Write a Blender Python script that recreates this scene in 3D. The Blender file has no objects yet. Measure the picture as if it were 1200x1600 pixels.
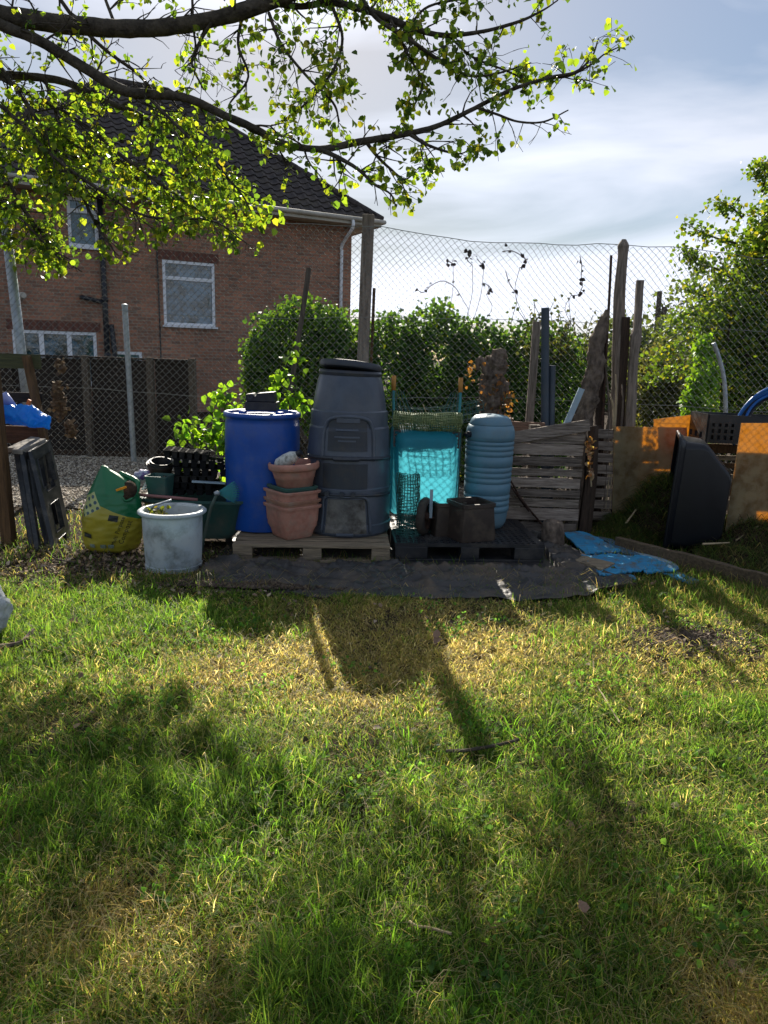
import bpy, math, random
import numpy as np
from mathutils import Vector, Matrix, noise as mnoise
random.seed(7); RNG = np.random.default_rng(7)
R_ = math.radians
scene = bpy.context.scene
COL = scene.collection

# ------------------------------------------------------------ camera, sky, sun, exposure
FPX, ROLL, CAMH = 1130.0, 0.03, 1.6
PITCH = math.atan(245 / FPX)
Fw = Vector((0, math.cos(PITCH), -math.sin(PITCH))); U0 = Vector((0, math.sin(PITCH), math.cos(PITCH))); X0 = Vector((1, 0, 0))
Rt = X0 * math.cos(ROLL) + U0 * math.sin(ROLL); Up = U0 * math.cos(ROLL) - X0 * math.sin(ROLL); C0 = Vector((0, 0, CAMH))
cd = bpy.data.cameras.new("camera"); cam = bpy.data.objects.new("camera", cd); COL.objects.link(cam)
cd.sensor_fit = 'HORIZONTAL'; cd.sensor_width = 36; cd.lens = FPX / 1200 * 36; cd.clip_start = .05; cd.clip_end = 2000
m = Matrix((Rt, Up, -Fw)).transposed().to_4x4(); m.translation = C0; cam.matrix_world = m
scene.camera = cam

SUN_EL, SUN_AZ = R_(30.8), R_(8)          # azimuth: left of straight ahead
sdir = Vector((-math.sin(SUN_AZ) * math.cos(SUN_EL), math.cos(SUN_AZ) * math.cos(SUN_EL), math.sin(SUN_EL)))
sl = bpy.data.lights.new("sun", 'SUN'); sl.energy = 5.0; sl.angle = R_(.5); sl.color = (1, .92, .80)
so = bpy.data.objects.new("sun", sl); COL.objects.link(so); so.rotation_euler = sdir.to_track_quat('Z', 'Y').to_euler(); so.location = sdir * 50
world = bpy.data.worlds.new("World"); scene.world = world; world.use_nodes = True
nt = world.node_tree; N = nt.nodes; L = nt.links
for n in list(N): N.remove(n)
out = N.new('ShaderNodeOutputWorld'); bg = N.new('ShaderNodeBackground'); bg.inputs['Strength'].default_value = .075
sky = N.new('ShaderNodeTexSky'); sky.sky_type = 'NISHITA'; sky.sun_disc = False; sky.sun_elevation = SUN_EL; sky.sun_rotation = -SUN_AZ
sky.air_density = 1.0; sky.dust_density = .6; sky.ozone_density = 1.5
tc = N.new('ShaderNodeTexCoord'); mp = N.new('ShaderNodeMapping'); mp.inputs['Rotation'].default_value = (R_(8), R_(-22), R_(20)); mp.inputs['Scale'].default_value = (1.0, 1.6, 5.0)
n1 = N.new('ShaderNodeTexNoise'); n1.inputs['Scale'].default_value = 1.3; n1.inputs['Detail'].default_value = 7; n1.inputs['Roughness'].default_value = .5; n1.inputs['Distortion'].default_value = .5
cr = N.new('ShaderNodeValToRGB'); cr.color_ramp.elements[0].position = .42; cr.color_ramp.elements[0].color = (.05, .05, .05, 1); cr.color_ramp.elements[1].position = .60; cr.color_ramp.elements[1].color = (1, 1, 1, 1)
mx = N.new('ShaderNodeMix'); mx.data_type = 'RGBA'
# thin cloud: the sky's own brightness with its colour washed out
bw = N.new('ShaderNodeRGBToBW'); mul = N.new('ShaderNodeMix'); mul.data_type = 'RGBA'; mul.blend_type = 'MULTIPLY'; mul.inputs[0].default_value = 1; mul.inputs[7].default_value = (1.02, 1.08, 1.24, 1)
lo = N.new('ShaderNodeMath'); lo.operation = 'MULTIPLY_ADD'; lo.inputs[1].default_value = .38; lo.inputs[2].default_value = 3.1
L.new(tc.outputs['Generated'], mp.inputs[0]); L.new(mp.outputs[0], n1.inputs['Vector']); L.new(n1.outputs['Fac'], cr.inputs[0]); L.new(cr.outputs[0], mx.inputs[0])
L.new(sky.outputs[0], bw.inputs[0]); L.new(bw.outputs[0], lo.inputs[0]); L.new(lo.outputs[0], mul.inputs[6])
sk = N.new('ShaderNodeMath'); sk.operation = 'MULTIPLY_ADD'; sk.inputs[1].default_value = .14; sk.inputs[2].default_value = 1.0; L.new(bw.outputs[0], sk.inputs[0])
dv = N.new('ShaderNodeVectorMath'); dv.operation = 'DIVIDE'; L.new(sky.outputs[0], dv.inputs[0]); L.new(sk.outputs[0], dv.inputs[1]); L.new(dv.outputs[0], mx.inputs[6]); L.new(mul.outputs[2], mx.inputs[7]); L.new(mx.outputs[2], bg.inputs[0]); L.new(bg.outputs[0], out.inputs[0])
scene.view_settings.view_transform = 'Standard'; scene.view_settings.look = 'None'; scene.view_settings.gamma = 1; scene.view_settings.exposure = 1.08
scene.render.engine = 'CYCLES'; scene.cycles.max_bounces = 6; scene.cycles.transparent_max_bounces = 8; scene.cycles.use_denoising = True

# ------------------------------------------------------------ measuring helpers
def ray(x, y): return Fw + Rt * ((x - 600) / FPX) - Up * ((y - 800) / FPX)
def P(x, y, Y): d = ray(x, y); return C0 + d * (Y / d.y)
def G(x, y, z=0.): d = ray(x, y); return C0 + d * ((z - CAMH) / d.z)

def vnoise(x, y, s, seed=0):
    """smooth value noise on numpy arrays, 0..1"""
    rs = np.random.default_rng(seed); T = rs.random((64, 64))
    u = np.asarray(x) * s + 100.3; v = np.asarray(y) * s + 57.7; i = np.floor(u).astype(int); j = np.floor(v).astype(int)
    a = u - i; b = v - j; a = a * a * (3 - 2 * a); b = b * b * (3 - 2 * b)
    g = lambda p, q: T[p % 64, q % 64]
    return (g(i, j) * (1 - a) + g(i + 1, j) * a) * (1 - b) + (g(i, j + 1) * (1 - a) + g(i + 1, j + 1) * a) * b
def fnoise(x, y, s, seed=0): return .55 * vnoise(x, y, s, seed) + .3 * vnoise(x, y, s * 2.1, seed + 1) + .15 * vnoise(x, y, s * 4.3, seed + 2)

# ------------------------------------------------------------ materials
MATS = {}
def M(name, c1, c2=None, rough=.7, ns=6., bump=.15, bs=60., stretch=(1, 1, 1), trans=0., tcol=None, metal=0., spec=.4, dirt=None, dirt_amt=.0, dscale=3., attr=None, coat=0., ior=None, bdist=.004, contrast=.25):
    if name in MATS: return MATS[name]
    mt = bpy.data.materials.new(name); mt.use_nodes = True; nt = mt.node_tree; N = nt.nodes; L = nt.links
    b = N['Principled BSDF']; o = N['Material Output']
    b.inputs['Roughness'].default_value = rough; b.inputs['Metallic'].default_value = metal; b.inputs['Specular IOR Level'].default_value = spec; b.inputs['Coat Weight'].default_value = coat
    if ior: b.inputs['IOR'].default_value = ior
    tc = N.new('ShaderNodeTexCoord'); mp = N.new('ShaderNodeMapping'); mp.inputs['Scale'].default_value = stretch; L.new(tc.outputs['Object'], mp.inputs[0])
    c2 = c2 or tuple(x * .7 for x in c1)
    if attr:
        a = N.new('ShaderNodeAttribute'); a.attribute_name = attr; colsock = a.outputs['Color']
    else:
        nz = N.new('ShaderNodeTexNoise'); nz.inputs['Scale'].default_value = ns; nz.inputs['Detail'].default_value = 8; nz.inputs['Roughness'].default_value = .65; L.new(mp.outputs[0], nz.inputs['Vector'])
        cr = N.new('ShaderNodeValToRGB'); cr.color_ramp.elements[0].position = .5 - contrast / 2; cr.color_ramp.elements[1].position = .5 + contrast / 2
        cr.color_ramp.elements[0].color = (*c1, 1); cr.color_ramp.elements[1].color = (*c2, 1); L.new(nz.outputs['Fac'], cr.inputs[0]); colsock = cr.outputs[0]
    if dirt:
        nd = N.new('ShaderNodeTexNoise'); nd.inputs['Scale'].default_value = dscale; nd.inputs['Detail'].default_value = 10; nd.inputs['Roughness'].default_value = .7; L.new(tc.outputs['Object'], nd.inputs['Vector'])
        r2 = N.new('ShaderNodeValToRGB'); r2.color_ramp.elements[0].position = .48; r2.color_ramp.elements[0].color = (0, 0, 0, 1); r2.color_ramp.elements[1].position = .68; r2.color_ramp.elements[1].color = (dirt_amt,) * 3 + (1,)
        L.new(nd.outputs['Fac'], r2.inputs[0]); mm = N.new('ShaderNodeMix'); mm.data_type = 'RGBA'; mm.inputs[7].default_value = (*dirt, 1); L.new(r2.outputs[0], mm.inputs[0]); L.new(colsock, mm.inputs[6]); colsock = mm.outputs[2]
        ra = N.new('ShaderNodeMath'); ra.operation = 'MULTIPLY_ADD'; ra.inputs[1].default_value = .5; ra.inputs[2].default_value = rough; ra.use_clamp = True; L.new(r2.outputs[0], ra.inputs[0]); L.new(ra.outputs[0], b.inputs['Roughness'])
    L.new(colsock, b.inputs['Base Color'])
    if bump:
        nb = N.new('ShaderNodeTexNoise'); nb.inputs['Scale'].default_value = bs; nb.inputs['Detail'].default_value = 6; L.new(mp.outputs[0], nb.inputs['Vector'])
        bm = N.new('ShaderNodeBump'); bm.inputs['Strength'].default_value = bump; bm.inputs['Distance'].default_value = bdist; L.new(nb.outputs['Fac'], bm.inputs['Height']); L.new(bm.outputs[0], b.inputs['Normal'])
    if trans:
        t = N.new('ShaderNodeBsdfTranslucent'); ms = N.new('ShaderNodeMixShader'); ms.inputs[0].default_value = trans
        if tcol is None: L.new(colsock, t.inputs[0])
        elif len(tcol) == 4:      # multiplier on the base colour
            mm = N.new('ShaderNodeMix'); mm.data_type = 'RGBA'; mm.blend_type = 'MULTIPLY'; mm.inputs[0].default_value = 1; mm.inputs[7].default_value = tcol; L.new(colsock, mm.inputs[6]); L.new(mm.outputs[2], t.inputs[0])
        else: t.inputs[0].default_value = (*tcol, 1)
        L.new(b.outputs[0], ms.inputs[1]); L.new(t.outputs[0], ms.inputs[2]); L.new(ms.outputs[0], o.inputs[0])
    MATS[name] = mt; return mt

WX, WY, WZ = (1.2, 14, 14), (14, 1.2, 14), (14, 14, 1.2)
def wood(name, c1, c2, st=WX, **k): return M(name, c1, c2, rough=.85, ns=4, bump=1, bs=11, stretch=st, spec=.2, bdist=.008, contrast=.3, **k)
m_pallet = wood('pallet_wood', (.31, .245, .165), (.15, .12, .085))
m_grey_x = wood('grey_board', (.33, .275, .225), (.10, .08, .065))
m_grey_z = wood('grey_plank', (.15, .125, .10), (.06, .048, .038), WZ)
m_post = wood('weathered_post', (.31, .255, .21), (.12, .10, .08), WZ)
m_brown_z = wood('brown_post', (.15, .085, .04), (.06, .036, .02), WZ)
m_dark_z = wood('dark_plank', (.075, .05, .036), (.03, .022, .017), WZ)
m_bark = M('bark', (.20, .155, .12), (.07, .055, .045), rough=.95, ns=14, bump=1, bs=40, stretch=(1, 1, .4), spec=.1, bdist=.02)
m_bark_tree = M('tree_bark', (.10, .085, .065), (.04, .035, .028), rough=.95, ns=9, bump=1, bs=30, spec=.1, bdist=.02)
m_black = M('black_plastic', (.018, .020, .024), (.012, .013, .016), rough=.42, bump=.08, bs=90, dirt=(.11, .095, .075), dirt_amt=.45, dscale=5)
m_comp = M('composter_plastic', (.080, .098, .130), (.060, .075, .102), rough=.33, bump=.06, bs=120, dirt=(.13, .12, .10), dirt_amt=.22, dscale=3.2)
m_comp_dk = M('composter_dark', (.034, .042, .056), (.026, .032, .042), rough=.38, bump=.06, bs=120, dirt=(.10, .09, .075), dirt_amt=.45, dscale=6)
m_hatch = M('dusty_hatch', (.17, .165, .15), (.09, .09, .085), rough=.7, ns=9, bump=.2, bs=60, dirt=(.03, .022, .016), dirt_amt=.85, dscale=7)
m_blue = M('blue_drum', (.010, .075, .36), (.008, .062, .31), rough=.33, bump=.04, bs=30, dirt=(.12, .13, .17), dirt_amt=.3, dscale=7)
m_terra = M('terracotta_plastic', (.46, .225, .165), (.35, .155, .11), rough=.6, ns=14, bump=.2, bs=90, dirt=(.30, .235, .18), dirt_amt=.7, dscale=11)
m_terra_dusty = M('terracotta_dusty', (.32, .17, .11), (.25, .12, .08), rough=.75, ns=12, bump=.2, bs=90, dirt=(.33, .28, .22), dirt_amt=.8, dscale=6)
m_greenpot = M('green_pot', (.035, .10, .085), (.025, .075, .065), rough=.5, bump=.1, dirt=(.16, .16, .12), dirt_amt=.5)
m_tub = M('white_tub', (.58, .62, .62), (.42, .50, .56), rough=.42, ns=3, bump=.1, bs=40, trans=.22, tcol=(.40, .55, .62), dirt=(.10, .095, .06), dirt_amt=.75, dscale=6.5)
m_turq = M('turquoise_plastic', (.03, .28, .36), (.025, .24, .32), rough=.35, bump=.05, trans=.66, tcol=(.30, .74, .82), dirt=(.04, .08, .07), dirt_amt=.55, dscale=4)
m_turq_dk = M('turquoise_rim', (.05, .10, .10), (.03, .07, .07), rough=.45, trans=.2, tcol=(.1, .3, .3), dirt=(.2, .2, .16), dirt_amt=.5)
m_butt = M('butt_plastic', (.105, .215, .285), (.09, .19, .26), rough=.42, bump=.06, bs=70, dirt=(.17, .18, .16), dirt_amt=.4, dscale=4)
m_brownpot = M('brown_plastic', (.040, .028, .022), (.028, .02, .016), rough=.55, bump=.1, dirt=(.13, .10, .07), dirt_amt=.5, dscale=8)
m_net = M('green_net', (.02, .10, .085), (.018, .075, .065), rough=.5, bump=0)
m_net_dusty = M('dusty_net', (.20, .24, .09), (.10, .16, .07), rough=.7, bump=0, ns=20)
m_teal = M('teal_metal', (.02, .20, .22), (.015, .15, .17), rough=.4, bump=.05, dirt=(.12, .09, .06), dirt_amt=.5)
m_grip = M('orange_grip', (.42, .20, .04), (.33, .15, .03), rough=.6)
m_rubber = M('tyre_rubber', (.025, .022, .02), (.05, .04, .03), rough=.85, ns=20, bump=.3)
m_galv = M('galvanised_steel', (.40, .44, .47), (.27, .31, .34), rough=.45, metal=.55, ns=14, bump=.1, bs=80)
m_wire = M('fence_wire', (.30, .31, .29), (.20, .20, .18), rough=.5, metal=.4, bump=0, ns=30)
m_rust = M('rusty_iron', (.07, .035, .022), (.03, .018, .014), rough=.9, ns=30, bump=.4)
m_amber = M('amber_sheet', (.27, .26, .16), (.17, .17, .11), rough=.75, ns=7, bump=.3, bs=30, trans=.42, tcol=(1, .58, .06), dirt=(.05, .04, .022), dirt_amt=.9, dscale=7)
m_pipe = M('slate_pipe', (.035, .055, .08), (.028, .045, .065), rough=.4, dirt=(.15, .14, .13), dirt_amt=.3)
m_palepipe = M('pale_batten', (.32, .42, .48), (.25, .34, .40), rough=.5, ns=12)
m_bluepaint = wood('blue_painted_board', (.03, .20, .38), (.05, .30, .52), WX, dirt=(.13, .115, .09), dirt_amt=1, dscale=11)
m_slick = M('gloss_black', (.004, .006, .010), (.003, .004, .007), rough=.36, bump=.1, bs=12, bdist=.01)
m_membrane = M('weed_membrane', (.016, .016, .017), (.032, .029, .027), rough=.55, ns=5, bump=.5, bs=45, dirt=(.12, .09, .06), dirt_amt=1, dscale=2.6, spec=.6)
m_hoseb = M('blue_hose', (.015, .13, .42), (.012, .11, .36), rough=.35, bump=0)
m_hosek = M('black_hose', (.015, .016, .02), (.02, .02, .025), rough=.4, bump=0)
m_white = M('white_upvc', (.84, .87, .92), (.76, .80, .86), rough=.4, ns=4, bump=0)
m_gutter = M('cream_gutter', (.52, .50, .44), (.36, .35, .30), rough=.6, ns=3, bump=.1)
m_glass = M('window_glass', (.07, .16, .23), (.015, .035, .03), rough=.04, spec=.5, ior=1.7, bump=.5, bs=2.5, bdist=.02, ns=5, contrast=.16)  # blue and dark green mottling in the colour stands for reflected sky and tree
m_soilpipe = M('black_pipe', (.015, .018, .025), (.022, .025, .033), rough=.4, bump=0)
m_bluebag = M('blue_sack', (.01, .15, .55), (.02, .28, .70), rough=.3, ns=14, bump=.8, bs=22, bdist=.015, contrast=.4, trans=.35, tcol=(.05, .4, .95))
m_orange = M('orange_scrap', (.7, .16, .03), (.5, .1, .02), rough=.6)
m_dead = M('dead_leaf_brown', (.22, .14, .08), (.10, .07, .045), rough=.9, ns=30, bump=.6, trans=.25)
m_litter = M('litter', (1, 1, 1), attr='col', rough=.9, bump=0)
m_leaf = M('lime_leaf', (1, 1, 1), attr='col', rough=.45, bump=0, trans=.55, tcol=(3.1, 2.8, .9, 1), spec=.35)
m_ivy = M('ivy_leaf', (1, 1, 1), attr='col', rough=.55, bump=0, trans=.32, tcol=(3.2, 2.9, .8, 1), spec=.25)
m_grass = M('grass_blade', (1, 1, 1), attr='col', rough=.55, bump=0, trans=.58, tcol=(3.2, 3.0, 1.7, 1), spec=.2)
m_stone = M('gravel_stone', (1, 1, 1), attr='col', rough=.9, bump=0)
m_soil = M('soil', (.060, .042, .028), (.028, .020, .014), rough=1, ns=9, bump=1, bs=35, bdist=.03, spec=.1)
m_gravel = M('gravel_base', (.22, .19, .155), (.09, .075, .06), rough=1, ns=70, bump=1, bs=80, bdist=.02, spec=.1)
m_straw = M('dry_stalk', (.42, .33, .20), (.28, .22, .13), rough=.8, bump=0)

# ------------------------------------------------------------ mesh helpers
class MB:
    def __init__(s): s.v = []; s.f = []
    def add(s, v, f):
        k = len(s.v); s.v += [tuple(p) for p in v]; s.f += [tuple(i + k for i in q) for q in f]; return s
    def box(s, c, size, rot=None):
        c = Vector(c); x, y, z = (a / 2 for a in size)
        vs = [Vector((i * x, j * y, k * z)) for i in (-1, 1) for j in (-1, 1) for k in (-1, 1)]
        if rot is not None: vs = [rot @ p for p in vs]
        return s.add([c + p for p in vs], [(0, 1, 3, 2), (4, 6, 7, 5), (0, 4, 5, 1), (2, 3, 7, 6), (0, 2, 6, 4), (1, 5, 7, 3)])
    def beam(s, a, b, w, h, up=(0, 0, 1), seg=1, jit=0., taper=1.):
        """board from a to b; w across, h along up"""
        a, b = Vector(a), Vector(b); d = (b - a).normalized(); u = Vector(up); u = (u - d * u.dot(d)).normalized(); r = d.cross(u)
        vs = []; fs = []
        for i in range(seg + 1):
            t = i / seg; c = a.lerp(b, t); k = 1 + (taper - 1) * t
            for (p, q) in ((-1, -1), (1, -1), (1, 1), (-1, 1)):
                vs.append(c + r * (p * w / 2 * k + random.uniform(-jit, jit)) + u * (q * h / 2 * k + random.uniform(-jit, jit)) + d * random.uniform(-jit, jit))
        for i in range(seg):
            for j in range(4): fs.append((i * 4 + j, i * 4 + (j + 1) % 4, i * 4 + 4 + (j + 1) % 4, i * 4 + 4 + j))
        fs += [(3, 2, 1, 0), tuple(seg * 4 + j for j in range(4))]
        return s.add(vs, fs)
    def tube(s, pts, rad, n=8, cap=True, jit=0.):
        pts = [Vector(p) for p in pts]; rad = [rad] * len(pts) if not hasattr(rad, '__len__') else rad
        vs = []; fs = []; prev = None
        for i, p in enumerate(pts):
            d = (pts[min(i + 1, len(pts) - 1)] - pts[max(i - 1, 0)]).normalized()
            if prev is None:
                a = d.cross(Vector((0, 0, 1))); a = d.cross(Vector((1, 0, 0))) if a.length < .1 else a
            else: a = prev - d * prev.dot(d)
            a.normalize(); prev = a; b = d.cross(a)
            for k in range(n):
                t = 2 * math.pi * k / n; vs.append(p + (a * math.cos(t) + b * math.sin(t)) * (rad[i] * (1 + random.uniform(-jit, jit))))
        for i in range(len(pts) - 1):
            for k in range(n): fs.append((i * n + k, i * n + (k + 1) % n, (i + 1) * n + (k + 1) % n, (i + 1) * n + k))
        if cap: fs += [tuple(range(n - 1, -1, -1)), tuple((len(pts) - 1) * n + k for k in range(n))]
        return s.add(vs, fs)
    def lathe(s, c, prof, n=48, sq=None, rot=0., sx=1., sy=1., cap0=True, cap1=False, tilt=None):
        c = Vector(c); vs = []; fs = []
        for (r, z) in prof:
            for k in range(n):
                t = 2 * math.pi * k / n; q = 1.
                if sq: q = (abs(math.cos(t)) ** sq + abs(math.sin(t)) ** sq) ** (-1 / sq)
                x, y = r * q * math.cos(t) * sx, r * q * math.sin(t) * sy
                p = Vector((x * math.cos(rot) - y * math.sin(rot), x * math.sin(rot) + y * math.cos(rot), z))
                if tilt is not None: p = tilt @ p
                vs.append(c + p)
        for i in range(len(prof) - 1):
            for k in range(n): fs.append((i * n + k, i * n + (k + 1) % n, (i + 1) * n + (k + 1) % n, (i + 1) * n + k))
        if cap0: fs.append(tuple(range(n - 1, -1, -1)))
        if cap1: fs.append(tuple((len(prof) - 1) * n + k for k in range(n)))
        return s.add(vs, fs)
    def prism(s, poly, d):
        d = Vector(d); n = len(poly); vs = [Vector(p) for p in poly] + [Vector(p) + d for p in poly]
        return s.add(vs, [tuple(range(n - 1, -1, -1)), tuple(range(n, 2 * n))] + [(i, (i + 1) % n, n + (i + 1) % n, n + i) for i in range(n)])
    def grid(s, fn, nu, nv):
        vs = [fn(i / nu, j / nv) for j in range(nv + 1) for i in range(nu + 1)]
        return s.add(vs, [(j * (nu + 1) + i, j * (nu + 1) + i + 1, (j + 1) * (nu + 1) + i + 1, (j + 1) * (nu + 1) + i) for j in range(nv) for i in range(nu)])
    def quadgrid(s, c, us, vs, holes, th):
        """flat panel spanned by 4 corners, cut into cells; cells in holes are open"""
        c = [Vector(p) for p in c]; nrm = (c[1] - c[0]).cross(c[3] - c[0]).normalized() * th
        Q = lambda u, v: (c[0] * (1 - u) + c[1] * u) * (1 - v) + (c[3] * (1 - u) + c[2] * u) * v
        idx = {}; k0 = len(s.v); V = []
        def vid(i, j, k):
            if (i, j, k) not in idx: idx[(i, j, k)] = len(V) + k0; V.append(tuple(Q(us[i], vs[j]) + nrm * k))
            return idx[(i, j, k)]
        full = lambda i, j: 0 <= i < len(us) - 1 and 0 <= j < len(vs) - 1 and (i, j) not in holes
        for i in range(len(us) - 1):
            for j in range(len(vs) - 1):
                if not full(i, j): continue
                s.f.append((vid(i, j, 0), vid(i, j + 1, 0), vid(i + 1, j + 1, 0), vid(i + 1, j, 0))); s.f.append((vid(i, j, 1), vid(i + 1, j, 1), vid(i + 1, j + 1, 1), vid(i, j + 1, 1)))
                for (di, dj, a, b) in ((-1, 0, (i, j), (i, j + 1)), (1, 0, (i + 1, j + 1), (i + 1, j)), (0, -1, (i + 1, j), (i, j)), (0, 1, (i, j + 1), (i + 1, j + 1))):
                    if not full(i + di, j + dj): s.f.append((vid(*a, 0), vid(*b, 0), vid(*b, 1), vid(*a, 1)))
        s.v += V; return s

def world_loc(o):
    p = Vector((0, 0, 0))
    while o is not None: p = p + o.location; o = o.parent
    return p
def link_mesh(name, verts, faces, mat, parent=None, smooth=False, bevel=0., loc=None, cols=None, solid=0., auto=None):
    me = bpy.data.meshes.new(name); ob = bpy.data.objects.new(name, me); COL.objects.link(ob)
    if parent is not None: ob.parent = parent; base = world_loc(parent)
    else: base = Vector(loc) if loc is not None else Vector((0, 0, 0)); ob.location = base
    verts = np.asarray(verts, dtype=np.float64) - np.array(base)
    if isinstance(faces, np.ndarray):
        nv, k = len(verts), faces.shape[1]; me.vertices.add(nv); me.vertices.foreach_set('co', verts.astype(np.float32).ravel())
        me.loops.add(faces.size); me.loops.foreach_set('vertex_index', faces.astype(np.int32).ravel())
        me.polygons.add(len(faces)); me.polygons.foreach_set('loop_start', np.arange(0, faces.size, k, dtype=np.int32)); me.update(calc_edges=True)
    else: me.from_pydata([tuple(p) for p in verts], [], faces)
    if cols is not None:
        at = me.color_attributes.new('col', 'FLOAT_COLOR', 'POINT'); c4 = np.ones((len(verts), 4), dtype=np.float32); c4[:, :3] = cols; at.data.foreach_set('color', c4.ravel())
    me.materials.append(mat)
    if smooth: me.polygons.foreach_set('use_smooth', [True] * len(me.polygons))
    if auto:
        me.polygons.foreach_set('use_smooth', [True] * len(me.polygons)); me.set_sharp_from_angle(angle=R_(auto))
    if solid: md = ob.modifiers.new('s', 'SOLIDIFY'); md.thickness = solid; md.offset = 0
    if bevel: md = ob.modifiers.new('b', 'BEVEL'); md.width = bevel; md.segments = 2; md.limit_method = 'ANGLE'; md.angle_limit = R_(40)
    return ob
def part(name, mb, mat, parent, label=None, **k):
    o = link_mesh(name, mb.v, mb.f, mat, parent, **k)
    if label: o['label'] = label
    return o
def tag(o, label, cat, group=None, kind=None):
    o['label'] = label; o['category'] = cat
    if group: o['group'] = group
    if kind: o['kind'] = kind
    return o
def thing(name, label, cat, loc, group=None):
    o = bpy.data.objects.new(name, None); COL.objects.link(o); o.location = loc; o.empty_display_size = .1; return tag(o, label, cat, group)
def solo(name, label, cat, mb, mat, loc=None, group=None, **k):
    if loc is None:
        a = np.array(mb.v); loc = ((a[:, 0].min() + a[:, 0].max()) / 2, (a[:, 1].min() + a[:, 1].max()) / 2, a[:, 2].min())
    return tag(link_mesh(name, mb.v, mb.f, mat, None, loc=loc, **k), label, cat, group)
def struct(name, mb, mat, **k): o = link_mesh(name, mb.v, mb.f, mat, None, **k); o['kind'] = 'structure'; return o

def leaf_arrays(pos, size, cols, droop=.35, narrow=1., rng=RNG, face=None, drop_axis=.4):
    """heart-shaped folded leaves: 6 points, two quads each"""
    n = len(pos); pos = np.asarray(pos, float); size = np.broadcast_to(np.asarray(size, float), (n,))
    ax = rng.normal(size=(n, 3)); ax[:, 2] -= drop_axis * 1.6; ax /= np.linalg.norm(ax, axis=1)[:, None]
    nn = rng.normal(size=(n, 3)) + (np.array([0, 0, .8]) if face is None else np.array(face)); nn -= ax * (nn * ax).sum(1)[:, None]; nn /= np.linalg.norm(nn, axis=1)[:, None] + 1e-9
    sd = np.cross(ax, nn)
    tpl = np.array([(0, 0, 0), (.46, .22, .10), (.38, .62, .08), (0, 1, -.1), (-.38, .62, .08), (-.46, .22, .10)])
    V = pos[:, None, :] + size[:, None, None] * (tpl[None, :, 0:1] * narrow * sd[:, None, :] + tpl[None, :, 1:2] * ax[:, None, :] + tpl[None, :, 2:3] * (nn[:, None, :] * (droop * 3)))
    b = (np.arange(n) * 6)[:, None]; F = np.concatenate([b + np.array([[0, 1, 2, 3]]), b + np.array([[0, 3, 4, 5]])])
    return V.reshape(-1, 3), F, np.repeat(np.asarray(cols), 6, axis=0)
def mixcol(n, palette, w=None, var=.18, rng=RNG):
    pal = np.array(palette); i = rng.choice(len(pal), n, p=w); c = pal[i]; return np.clip(c * (1 + rng.normal(size=(n, 1)) * var), .003, 1)
def blade_arrays(base, h, az, lean, w, cols, rng=RNG, curl=.5):
    """grass blades: 5 points (quad + tip as a degenerate quad)"""
    n = len(base); d = np.stack([np.cos(az), np.sin(az), np.zeros(n)], 1); sd = np.stack([-np.sin(az), np.cos(az), np.zeros(n)], 1)
    tw = rng.uniform(0, math.pi, n)[:, None]; sd = sd * np.cos(tw) + d * np.sin(tw)
    h = h[:, None]; l = lean[:, None]; up = np.array([[0, 0, 1.]])
    mid = base + up * h * .55 * np.cos(l * .6) + d * h * .5 * np.sin(l * .8); tip = base + up * h * np.cos(np.minimum(l * (1 + curl * .35), 1.52)) * .95 + d * h * np.sin(l)
    w = w[:, None]
    V = np.stack([base - sd * w * .5, base + sd * w * .5, mid + sd * w * .45, mid - sd * w * .45, tip - sd * w * .08, tip + sd * w * .08], 1)
    b = (np.arange(n) * 6)[:, None]; F = np.concatenate([b + np.array([[0, 1, 2, 3]]), b + np.array([[3, 2, 5, 4]])])
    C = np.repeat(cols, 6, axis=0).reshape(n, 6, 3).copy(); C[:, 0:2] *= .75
    return V.reshape(-1, 3), F, C.reshape(-1, 3)
def smooth_path(pts, k=6):
    """Catmull-Rom through points (tuples of any length)"""
    p = [np.array(q, float) for q in pts]; p = [2 * p[0] - p[1]] + p + [2 * p[-1] - p[-2]]; o = []
    for i in range(1, len(p) - 2):
        for j in range(k):
            t = j / k; o.append(.5 * ((2 * p[i]) + (-p[i - 1] + p[i + 1]) * t + (2 * p[i - 1] - 5 * p[i] + 4 * p[i + 1] - p[i + 2]) * t * t + (-p[i - 1] + 3 * p[i] - 3 * p[i + 1] + p[i + 2]) * t ** 3))
    o.append(p[-2]); return o

# ============================================================ SETTING: ground, track, lawn soil
g = MB(); g.add([(-300, -300, -.03), (300, -300, -.03), (300, 300, -.03), (-300, 300, -.03)], [(0, 1, 2, 3)]); struct('ground', g, m_soil)
def lawn_z(x, y):
    x = np.asarray(x, float); y = np.asarray(y, float)
    f = np.clip((5.0 - y) / .6, 0, 1); return (fnoise(x, y, 1.6, 3) - .5) * .07 * f
nx, ny = 150, 150; xs = np.linspace(-7, 7, nx); ys = np.linspace(-4, 12, ny); XX, YY = np.meshgrid(xs, ys)
ZZ = lawn_z(XX, YY) + (fnoise(XX, YY, 6, 11) - .5) * .012
V = np.stack([XX, YY, ZZ], -1).reshape(-1, 3); I = np.arange(nx * ny).reshape(ny, nx); F = np.stack([I[:-1, :-1], I[:-1, 1:], I[1:, 1:], I[1:, :-1]], -1).reshape(-1, 4)
o = link_mesh('soil', V, F, m_soil, smooth=True); o['kind'] = 'structure'
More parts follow.
